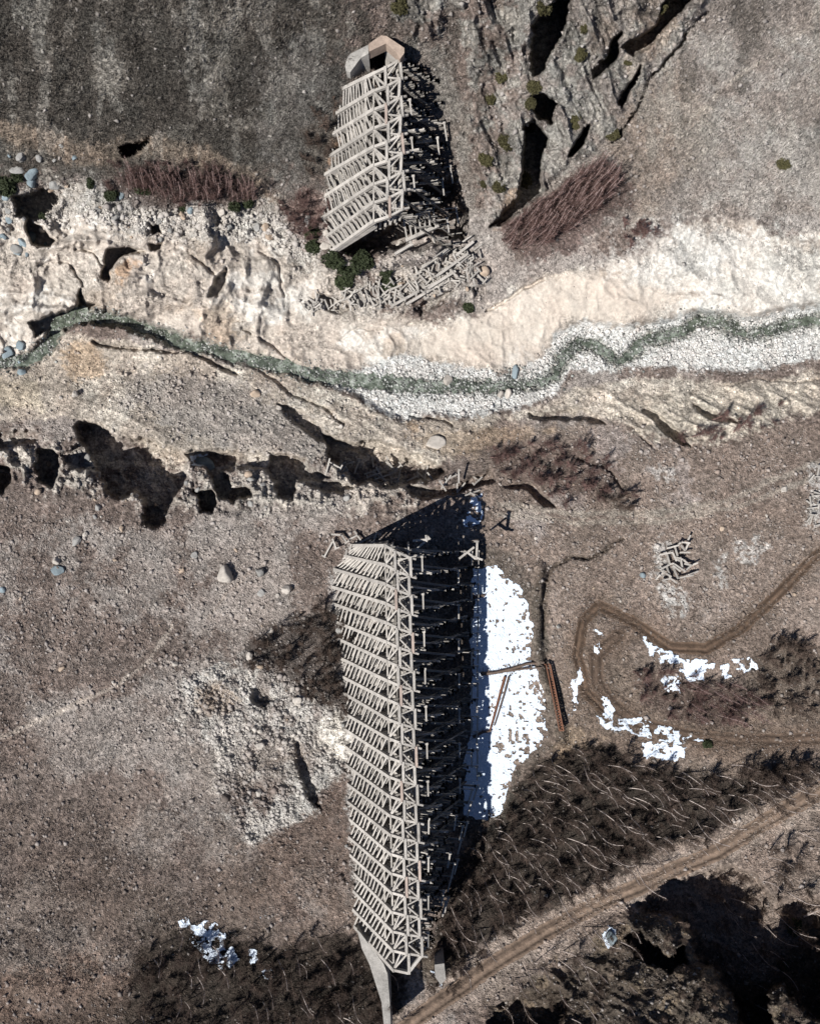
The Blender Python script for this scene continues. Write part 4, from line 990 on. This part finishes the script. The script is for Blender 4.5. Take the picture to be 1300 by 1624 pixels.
P = np.stack([rng.uniform(-20, 1320, n0), rng.uniform(-20, 1644, n0)], 1)
Pf = Field(P[:,0], P[:,1])
dens = 0.10+0.10*sstep(-.1,.5,fbm(P[:,0],P[:,1],40,3,501))
dens += .22*sstep(780,860,P[:,1])*sstep(1300,1000,P[:,1])*(P[:,0]<560)
dens += .25*sstep(680,720,P[:,1])*sstep(1020,960,P[:,1])*(P[:,0]>780)*sstep(-.2,.4,fbm(P[:,0],P[:,1],30,3,505))
dens += 0.9*gval(MK['gb'], P[:,0], P[:,1])
dens += .55*gval(MK['wp'], P[:,0], P[:,1])+.5*gval(MK['rubb'], P[:,0], P[:,1])+.35*gval(MK['edge'], P[:,0], P[:,1])
dens += .5*Pf.poly(RUBBLE,6,6,4)+.6*Pf.poly(HEAP,6,6,4)
dens += .35*Pf.poly([(200,590),(330,590),(450,640),(520,690),(500,730),(400,720),(300,690),(200,640)],14,10,5)
dens *= 1-.8*Pf.poly(SAND,10,6,3)
dens *= 1-.7*np.clip(gval(MK['hill'],P[:,0],P[:,1]),0,1)*(P[:,0]<600)
dens *= 1-.92*Pf.poly(POND,6,4,2); dens *= 1-.85*gval(MK['pale'],P[:,0],P[:,1])*(1-gval(MK['rubb'],P[:,0],P[:,1]))*(1-gval(MK['gb'],P[:,0],P[:,1]))
dens *= 1-.8*np.maximum(Pf.poly(FOREST_R,6,6,4), Pf.poly(FOREST_BL,6,6,4))
dens *= 1-.9*Pf.line(RIVER,15,3,3,7)*(P[:,0]>640)
dens *= 1-.9*np.maximum(Pf.line(ROAD,26,4,2,1), Pf.line(ROAD3,18,4,2,1))
dens *= 1-.95*Pf.poly([(506,1140),(545,1132),(562,1165),(557,1208),(524,1203),(502,1178)], 7, 6, 2)
keep = rng.random(n0) < dens
P = P[keep]; nk = len(P)
R = .06+.10*rng.random(nk)**2+.34*(rng.random(nk)**11)
R *= 1+.5*gval(MK['wp'],P[:,0],P[:,1])*sstep(-.3,.3,fbm(P[:,0],P[:,1],22,3,507))+.5*gval(MK['rubb'],P[:,0],P[:,1])
base = ALB[np.clip(np.searchsorted(gy,P[:,1])-1,0,NY-1)*NX+np.clip(np.searchsorted(gx,P[:,0])-1,0,NX-1)]
mixc = rng.random((nk,1))*.75; stone = C(206,198,192)[None]*(.55+.65*rng.random((nk,1)))*(1+.25*gval(MK['gb'],P[:,0],P[:,1])[:,None])
scatter('gravel', P, R, np.clip(base*(1-mixc)*1.1+stone*mixc,.02,.8), M_PEB, label='loose gravel and small stones strewn over the whole valley floor', cat='gravel')
# cobbles in the shallow stream
n1 = 9000; t = rng.random(n1)
RV = np.array(RIVER[1:-1], float); seg = np.hypot(*np.diff(RV, axis=0).T); cs = np.concatenate([[0], np.cumsum(seg)]); s = rng.random(n1)*cs[-1]
qx = np.interp(s, cs, RV[:,0]); qy = np.interp(s, cs, RV[:,1])
sp = np.where(qx > 560, 13, 10); P2 = np.stack([qx+rng.normal(0,1,n1)*sp, qy+rng.normal(0,1,n1)*sp*.9], 1)
kp = ((qx > 600) & (rng.random(n1) < np.where(qx > 850, .22, .7))) | (rng.random(n1) < .25+.6*(fbm(qx, qy, 30, 2, 339) > .1)); P2 = P2[kp]
R2 = .10+.22*rng.random(len(P2))**3
o = scatter('stream_cobbles', P2, R2, C(190,192,186)[None]*(.2+.9*rng.random((len(P2),1))**1.6), M_PEB, label='cobbles breaking the surface of the shallow green stream', cat='cobbles')
co = np.empty(len(o.data.vertices)*3, np.float32); o.data.vertices.foreach_get('co', co); co = co.reshape(-1,3); co[:,2] = np.where(True, co[:,2]-np.repeat(heightat(P2[:,0],P2[:,1]),6)+np.maximum(np.repeat(heightat(P2[:,0],P2[:,1]),6), -4.66), 0); o.data.vertices.foreach_set('co', co.ravel())
# tufts of dry grass: one object of thin blades
def tufts(name, n, fn, hgt, cols, label, keepf=None):
    P = fn(n)
    if keepf is not None: P = P[keepf(P)]
    n = len(P); z = heightat(P[:,0], P[:,1]); x, y = unproj(P[:,0], P[:,1], z)
    nb = 5
    az = rng.uniform(0, 6.28, (n, nb)); h = hgt*(.5+rng.random((n, nb))); le = h*(.5+.7*rng.random((n, nb)))
    w = .035+.03*rng.random((n, nb))
    bx = x[:,None]+rng.normal(0,.08,(n,nb)); by = y[:,None]+rng.normal(0,.08,(n,nb)); bz = z[:,None]+np.zeros((n,nb))-.03
    px_, py_ = -np.sin(az)*w, np.cos(az)*w
    A = np.stack([bx-px_, by-py_, bz], 2); B = np.stack([bx+px_, by+py_, bz], 2); Cc = np.stack([bx+np.cos(az)*le, by+np.sin(az)*le, bz+h], 2)
    V = np.stack([A, B, Cc], 2).reshape(-1, 3); Fc = np.arange(len(V)).reshape(-1, 3)
    cc = ALB[np.clip(np.searchsorted(gy,P[:,1])-1,0,NY-1)*NX+np.clip(np.searchsorted(gx,P[:,0])-1,0,NX-1)]*(.75+1.0*rng.random((n,1)))
    o = mesh_np(name, V, Fc, M_GRASS, np.repeat(cc, nb*3, axis=0)); tag(o, label, 'grass', None, 'stuff'); return o
def uni(x0, x1, y0, y1): return lambda n: np.stack([rng.uniform(x0,x1,n), rng.uniform(y0,y1,n)], 1)
def far(P): return np.maximum(np.maximum(-P[:,0], P[:,0]-1300), np.maximum(-P[:,1], P[:,1]-1624))
tufts('dry_grass', 170000, uni(-320,1620,-320,340), .34, [C(96,86,74), C(132,120,104), C(70,64,56), C(120,104,84)], 'short dry grass covering the steep hillside north of the river',
      lambda P: (gval(MK['crag'],P[:,0],P[:,1])+.6*(P[:,0]>760)+(rng.random(len(P))<.15) < .75) & (rng.random(len(P)) > sstep(0, 300, far(P))))
tufts('dry_grass', 70000, uni(-20,1320,800,1644), .26, [C(120,98,80), C(150,130,108), C(96,80,68)], 'sparse dry grass over the plain south of the river',
      lambda P: ((P[:,0]<540)|(P[:,0]>880)) & (fbm(P[:,0],P[:,1],50,3,511)>-.15))

# ------------------------------------------------------------------ bare trees
def bare_tree_meshes(k, h, bark, twig, spread=.5, ntw=70, bend=1.0):
    r = random.Random(100+k)
    tm = MB(); lean = Vector((r.uniform(.22,.5), r.uniform(-.12,.12), 0)) if bend == 1.0 else Vector((r.uniform(.12,.3), r.uniform(-.08,.08), 0)); az = r.uniform(-1.6, 1.6)
    bow = Vector((math.cos(az), math.sin(az), 0))*r.uniform(.5, 1.5)*bend
    pts = []
    for i in range(7):
        t = i/6; pts.append(Vector((0,0,0))+lean*h*t+bow*(math.sin(t*math.pi*.9))*h*.12+Vector((0,0,h*t*.97)))
    tm.tube(pts, [(.11 if bend == 1.0 else .036)*(1-.7*i/6)+.01 for i in range(7)], 5)
    # a second stem now and then
    cm = MB()
    def at(t):
        f = t*6; i = min(5, int(f)); return lerp(pts[i], pts[i+1], f-i)
    for q in range(ntw):
        t = r.uniform(.12, 1)**.8; a = r.uniform(0, 6.28); L = spread*h*(1.15-t)*r.uniform(.3, .62)
        p0 = at(t); d = Vector((math.cos(a), math.sin(a), r.uniform(.35, 1.3))).normalized(); p1 = p0+d*L*.5; p2 = p1+(d+Vector((0,0,.35)))*.5*L
        cm.tube([p0, p1, p2], [.024, .017, .008], 3, cap=False)
        for s_ in range(3):
            b = lerp(p0, p2, r.uniform(.3, 1)); d2 = (d+Vector((r.uniform(-1,1), r.uniform(-1,1), r.uniform(-.2,.6)))).normalized()
            cm.tube([b, b+d2*L*r.uniform(.25, .5)], [.014, .006], 3, cap=False)
    t_o = tm.build('trunk', bark, smooth=True); c_o = cm.build('crown', twig)
    a, b = t_o.data, c_o.data
    bpy.data.objects.remove(t_o); bpy.data.objects.remove(c_o); return a, b
BIRCH = [bare_tree_meshes(k, h, M_BARK, M_TWIG) for k, h in enumerate((8.4, 7.4, 9.0, 6.4, 8.0, 6.0, 9.4))]
REDS = [bare_tree_meshes(20+k, h, M_BARKR, M_TWIGR, .36, 60, .35) for k, h in enumerate((6.0, 5.0, 6.6, 4.6, 5.6))]
BUSH = [bare_tree_meshes(40+k, h, M_TWIG, M_TWIG, .8, 90) for k, h in enumerate((2.6, 2.0, 3.2))]
BUSHR = [bare_tree_meshes(50+k, h, M_TWIGR, M_TWIGR, .8, 90) for k, h in enumerate((2.4, 1.8, 3.0))]
def place_tree(kinds, px, py, label, cat, group, name, sc=1.0, rot=-0.25):
    tr, cr = random.choice(kinds)
    e = empty(name, tuple(G(px, py, -.05)), label, cat, group)
    e.rotation_euler = (0, 0, rot+random.gauss(0, .3)); s = sc*random.uniform(.7, 1.2); e.scale = (s, s, s)
    for nm, me in (('trunk', tr), ('crown', cr)):
        o = bpy.data.objects.new(nm, me); COL.objects.link(o); o.parent = e
def in_poly(pts, x, y):
    ins = False
    for i in range(len(pts)):
        ax, ay = pts[i]; bx, by = pts[(i+1) % len(pts)]
        if (ay > y) != (by > y) and x < (bx-ax)*(y-ay)/(by-ay)+ax: ins = not ins
    return ins
def fill(pts, n, mind):
    xs = [p[0] for p in pts]; ys = [p[1] for p in pts]; out = []; tries = 0
    while len(out) < n and tries < n*60:
        tries += 1; x = random.uniform(min(xs), max(xs)); y = random.uniform(min(ys), max(ys))
        if in_poly(pts, x, y) and all((x-a)**2+(y-b)**2 > mind*mind for a, b in out): out.append((x, y))
    return out
for x, y in fill(FOREST_R, 150, 11): place_tree(BIRCH, x, y, 'bare birch with pale curved trunk in the dark wood between the snow and the road', 'tree', 'bare birches in the dark wood by the road', 'birch_tree', .68)
for x, y in fill([(1160,1208),(1310,1204),(1310,1225),(1220,1262),(1150,1225)], 14, 10): place_tree(BIRCH, x, y, 'bare birch beside the straight track at the right edge', 'tree', 'bare birches at the right edge', 'birch_tree', .6)
for x, y in fill(FOREST_BL, 44, 16): place_tree(BIRCH, x, y, 'bare birch in the dark wood at the bottom left by the melting snow', 'tree', 'bare birches in the bottom left wood', 'birch_tree', .68)
for x, y in fill([(1100,1400),(1300,1300),(1310,1620),(1200,1600)], 26, 14): place_tree(BIRCH, x, y, 'bare tree in the black ravine at the lower right corner', 'tree', 'bare trees in the lower right ravine', 'birch_tree', .6)
for x, y in fill([(850,1500),(980,1440),(1000,1500),(960,1620),(760,1620)], 24, 14): place_tree(BIRCH, x, y, 'bare tree on the rocky slope below the road', 'tree', 'bare trees on the rocky slope below the road', 'birch_tree', .6)
RT2 = [(790,380),(830,340),(870,320),(900,290),(930,275),(965,290),(950,330),(900,365),(850,395),(800,395)]
for x, y in fill(RT2, 160, 4.5): place_tree(REDS, x, y, 'slender bare tree with reddish twigs in the dense thicket right of the short dam half', 'tree', 'reddish trees right of the short dam half', 'young_tree', .95, .35)
for x, y in fill([(170,292),(240,285),(330,285),(390,300),(405,325),(330,325),(240,318)], 90, 5): place_tree(REDS, x, y, 'slender bare tree in the lens-shaped thicket on the left hillside', 'tree', 'trees in the left hillside thicket', 'young_tree', .85, .6)
for x, y in fill([(1080,1075),(1160,1080),(1200,1110),(1150,1140),(1090,1130)], 30, 9): place_tree(REDS, x, y, 'bare reddish tree inside the loop of the snowy track', 'tree', 'trees inside the loop of the track', 'young_tree', .9)
REST = []
def bushes(kinds, pts, n, mind, label, group, sc=1.0):
    for k, (x, y) in enumerate(fill(pts, n, mind)):
        if k < n*.36: place_tree(kinds, x, y, label, 'bush', group, 'bare_bush', sc, random.uniform(0, 6.3))
        else: REST.append((kinds is BUSHR, x, y, sc))
bushes(BUSH, THICKET_M, 90, 8, 'leafless dark bush in the soft dark thicket left of the long dam half', 'bushes left of the long dam half')
bushes(BUSHR, MID_T, 70, 8, 'leafless reddish bush around the small gullies north-east of the long dam half', 'bushes round the small gullies')
bushes(BUSH, FOREST_R, 150, 11, 'leafless undergrowth bush among the birches by the road', 'undergrowth in the wood by the road', 1.1)
bushes(BUSH, FOREST_BL, 80, 13, 'leafless undergrowth bush in the bottom left wood', 'undergrowth in the bottom left wood', 1.1)
bushes(BUSHR, [(440,330),(480,300),(520,310),(515,380),(470,380)], 30, 8, 'leafless pinkish bush left of the short dam half', 'bushes left of the short dam half')
bushes(BUSH, [(485,200),(535,180),(525,240),(500,290),(480,250)], 14, 8, 'dark leafless bush near the upper toe of the short dam half', 'dark bushes by the short dam half')
bushes(BUSHR, RIGHT_T, 40, 10, 'low reddish bush on the ground inside the track loop', 'low bushes inside the track loop')
bushes(BUSH, [(1190,1050),(1230,1005),(1300,1040),(1320,1060),(1320,1130),(1250,1130),(1190,1105)], 60, 10, 'grey-brown bush in the rough ground right of the track loop', 'bushes right of the track loop')
bushes(BUSH, [(1230,1005),(1265,1005),(1270,1040),(1235,1045)], 10, 6, 'dark tall bush in the small clump above the rough ground at the right', 'dark clump at the right')
bushes(BUSHR, [(1060,690),(1110,670),(1180,650),(1240,640),(1230,670),(1120,705)], 26, 9, 'reddish bush along the top of the fluted bank', 'bushes on the fluted bank')
bushes(BUSH, [(940,775),(985,795),(1000,815),(970,800)], 8, 7, 'small bush in the short dark ditch on the right-hand plain', 'bushes in the ditch')
bushes(BUSHR, [(980,360),(1030,350),(1040,380),(1000,400)], 14, 7, 'small reddish bush just right of the reddish thicket', 'bushes right of the reddish thicket')
bushes(BUSH, [(700,1440),(760,1500),(760,1560),(700,1580),(650,1540)], 22, 9, 'leafless bush at the valley end of the long dam half', 'bushes at the valley end of the long dam half')
bushes(BUSH, [(1000,1450),(1120,1390),(1300,1290),(1310,1620),(780,1620),(860,1540)], 90, 14, 'bare bush on the dark rocky slope at the lower right', 'bushes on the lower right slope')

for x, y in fill(RT2, 90, 5)+fill(LEFT_T, 60, 6): REST.append((True, x, y, .8))
for x, y in fill(FOREST_R, 130, 9)+fill(FOREST_BL, 90, 10)+fill([(1160,1212),(1310,1206),(1310,1225),(1220,1262),(1150,1225)], 50, 6): REST.append((False, x, y, 1.2))
def mass(name, red, label):
    V = []; Fq = []; Ft = []; off = 0
    src = []
    for tr, me in (BUSHR if red else BUSH):
        co = np.empty(len(me.vertices)*3); me.vertices.foreach_get('co', co)
        fa = np.array([p.vertices[:] for p in me.polygons if len(p.vertices) == 4]); src.append((co.reshape(-1, 3), fa))
    for r_, x, y, sc in REST:
        if r_ != red or random.random() < .25: continue
        co, fa = random.choice(src); a = random.uniform(0, 6.3); s_ = sc*random.uniform(.7, 1.25); g = G(x, y, -.05)
        c_, n_ = math.cos(a)*s_, math.sin(a)*s_
        V.append(np.stack([co[:,0]*c_-co[:,1]*n_+g.x, co[:,0]*n_+co[:,1]*c_+g.y, co[:,2]*s_+g.z], 1)); Fq.append(fa+off); off += len(co)
    o = mesh_np(name, np.concatenate(V), np.concatenate(Fq), M_TWIGR if red else M_TWIG)
    tag(o, label, 'brushwood', None, 'stuff')
mass('brushwood', False, 'dense leafless grey-brown brushwood filling the dark woods'); mass('red_brushwood', True, 'dense leafless reddish brushwood on the banks and slopes')

# ------------------------------------------------------------------ evergreen shrubs
def shrub_mesh(k, mat):
    r = np.random.default_rng(300+k); n = 900
    d = r.normal(size=(n,3)); d /= np.linalg.norm(d,axis=1)[:,None]; d[:,2] = np.abs(d[:,2])
    lob = r.normal(size=(7,3)); lob /= np.linalg.norm(lob,axis=1)[:,None]; lob[:,2] = np.abs(lob[:,2])*.6
    rad = .55+.45*np.max(np.clip(d@lob.T,0,1)**3, axis=1); rad *= r.uniform(.5,1.05,n)
    c = d*rad[:,None]*np.array([1,1,.8]); s = .12
    u = r.normal(size=(n,3)); u /= np.linalg.norm(u,axis=1)[:,None]; w = np.cross(u, r.normal(size=(n,3))); w /= np.linalg.norm(w,axis=1)[:,None]
    V = np.stack([c-u*s-w*s*.5, c+u*s-w*s*.5, c+u*s+w*s*.5, c-u*s+w*s*.5], 1).reshape(-1,3)
    o = mesh_np('evergreen_shrub', V, np.arange(4*n).reshape(-1,4), mat); me = o.data; bpy.data.objects.remove(o); return me
SH = [shrub_mesh(k, M_LEAF) for k in range(4)]; SHD = [shrub_mesh(10+k, M_LEAFD) for k in range(4)]
def shrub(px, py, r, label, group=None, kinds=SH):
    o = bpy.data.objects.new('evergreen_shrub', random.choice(kinds)); COL.objects.link(o)
    o.location = G(px, py, r*.1); o.scale = (r*random.uniform(.85,1.2), r*random.uniform(.85,1.2), r*.8); o.rotation_euler = (0,0,random.uniform(0,6.3))
    return tag(o, label, 'shrub', group)
for px, py, r, l in [(857,12,1.8,'large olive juniper hanging over the top of the rock crevice'),(928,46,.9,'small brown juniper on the upper face of the crag'),(917,90,1.2,'rust-tinted juniper in the middle of the crag'),
    (796,122,1.1,'dark juniper at the left brow of the crag, beside a brown patch'),(777,160,1.2,'round brown juniper below the left brow of the crag'),(845,142,1.3,'bright olive juniper on the rim of the crevice, upper one'),
    (839,165,1.0,'olive juniper on the rim of the crevice just below the brighter one'),(800,228,1.5,'broad olive juniper on the left rib of the crag'),(837,202,1.1,'juniper inside the dark crevice'),(768,255,1.1,'olive juniper low on the left flank of the crag'),
    (788,298,1.3,'round olive juniper near the foot of the crag'),(828,285,1.4,'olive juniper at the foot of the crevice'),(765,292,.8,'tiny olive juniper left of the round one at the crag foot'),(908,187,1.1,'olive juniper on the right half of the crag'),
    (912,198,.8,'dark lower lobe juniper on the right half of the crag'),(972,215,1.2,'olive juniper at the right corner of the crag'),(965,92,1.0,'olive juniper under the pale ledges'),(995,100,.8,'dark green juniper in the slot right of the pale ledges'),
    (1238,262,1.15,'lone olive shrub on the bare right-hand hillside'),(630,12,1.4,'olive juniper at the top edge above the dam cap'),(1048,12,1.2,'brown-green juniper at the top crack of the crag')]:
    shrub(px, py, r, l)
for px, py, r, l in [(496,372,1.6,'dark green bush standing left of the short dam toe, upper of two'),(496,392,1.5,'dark green bush left of the short dam toe, lower of two'),(530,415,1.8,'dark green shrub at the left of the clump below the short dam'),
    (552,425,2.2,'largest dark green shrub in the clump below the short dam'),(575,415,1.8,'dark green shrub at the top right of the clump below the short dam'),(548,447,1.7,'dark green shrub at the bottom of the clump below the short dam'),
    (612,430,1.2,'green shrub among the rubble, upper of two'),(614,450,1.5,'green shrub among the rubble, lower of two'),(741,487,1.2,'small dark green bush at the right edge of the rubble'),
    (145,291,.9,'small dark green bush left of the hillside thicket'),(70,345,.9,'green bush in the deep shadow on the left bank'),(15,295,2.0,'green bush at the left edge of the picture'),(30,280,1.3,'green bush behind the boulders at the left edge'),
    (178,312,1.2,'green bush at the lower left of the hillside thicket'),(290,328,.9,'green bush below the middle of the hillside thicket'),(395,322,1.3,'green bush at the right tip of the hillside thicket'),(373,330,1.2,'green bush just left of the right tip of the hillside thicket'),(228,298,1.4,'green patch inside the hillside thicket'),
    (1120,1180,1.0,'dark green bush where the snowy track straightens'),(1258,1470,1.4,'yellow-green bush in the lower right ravine'),(1240,1530,1.0,'small yellow-green bush low in the ravine')]:
    shrub(px, py, r, l, None, SHD)

# ------------------------------------------------------------------ timber rail and sticks on the snow
e = empty('timber_gangway', tuple(G(876, 1100, .2)), 'long rusty-brown timber gangway lying along the right edge of the snow', 'gangway')
for dx in (-3.2, 3.2):
    m = MB(); m.beam(G(867+dx,1052,.9), G(888+dx,1156,1.0), .16, .25); m.build('rail', M_WOOD, e)
m = MB()
for k in range(26):
    t = k/25; a = lerp(G(863.5,1052,.75), G(884.5,1156,.85), t); b = lerp(G(870.5,1052,.75), G(891.5,1156,.85), t); m.beam(a, b, .22, .06)
m.build('planks', M_WOOD, e)
m = MB(); m.beam(G(867,1053,.9), G(862,1053,.3), .15, .15); m.beam(G(888,1155,.9), G(893,1154,.2), .15, .15); m.build('post', M_WOOD, e)
def stick(pts, r, label, group=None, mat=None, cat='branch', name='fallen_branch', up=.35, twigs=8):
    m = MB(); P = [G(a, b, up) for a, b in pts]; m.tube(P, [r*(1-.5*i/len(P)) for i in range(len(P))], 6)
    for k in range(twigs):
        i = random.randrange(len(P)-1); b = lerp(P[i], P[i+1], random.random()); d = Vector((random.uniform(-1,1), random.uniform(-1,1), random.uniform(0,.5))).normalized()
        m.tube([b, b+d*random.uniform(.4,1.1)], [.05,.02], 4)
    o = m.build(name, mat or M_TWIG, origin=P[0]); return tag(o, label, cat, group)
stick([(762,1068),(785,1066),(810,1060),(835,1052),(862,1050)], .30, 'long dark log crossing the snow from the dam to the gangway', twigs=40)
stick([(775,1068),(800,1064),(830,1060),(858,1058)], .2, 'thinner dark log lying along the lower side of the long log on the snow', twigs=30)
stick([(800,1072),(792,1100),(784,1130),(776,1158)], .22, 'brown log running down the snow from the long log', mat=M_WOOD, twigs=4)
stick([(806,1072),(798,1102),(790,1128),(783,1150)], .16, 'thin grey pole lying beside the brown log on the snow', twigs=4)
stick([(750,1168),(765,1160),(778,1158)], .25, 'short dark log at the shaded edge of the snow', twigs=14)
stick([(752,947),(768,944)], .28, 'short brown log at the upper shaded edge of the snow', twigs=5)
stick([(1272,1452),(1300,1440)], .12, 'fallen pale branch in the ravine at the right edge', mat=M_BARK)
m = MB()
o = boulder(760, 1228, .45, BL, 'small blue rock in the shaded snow near the pond tip', .6)
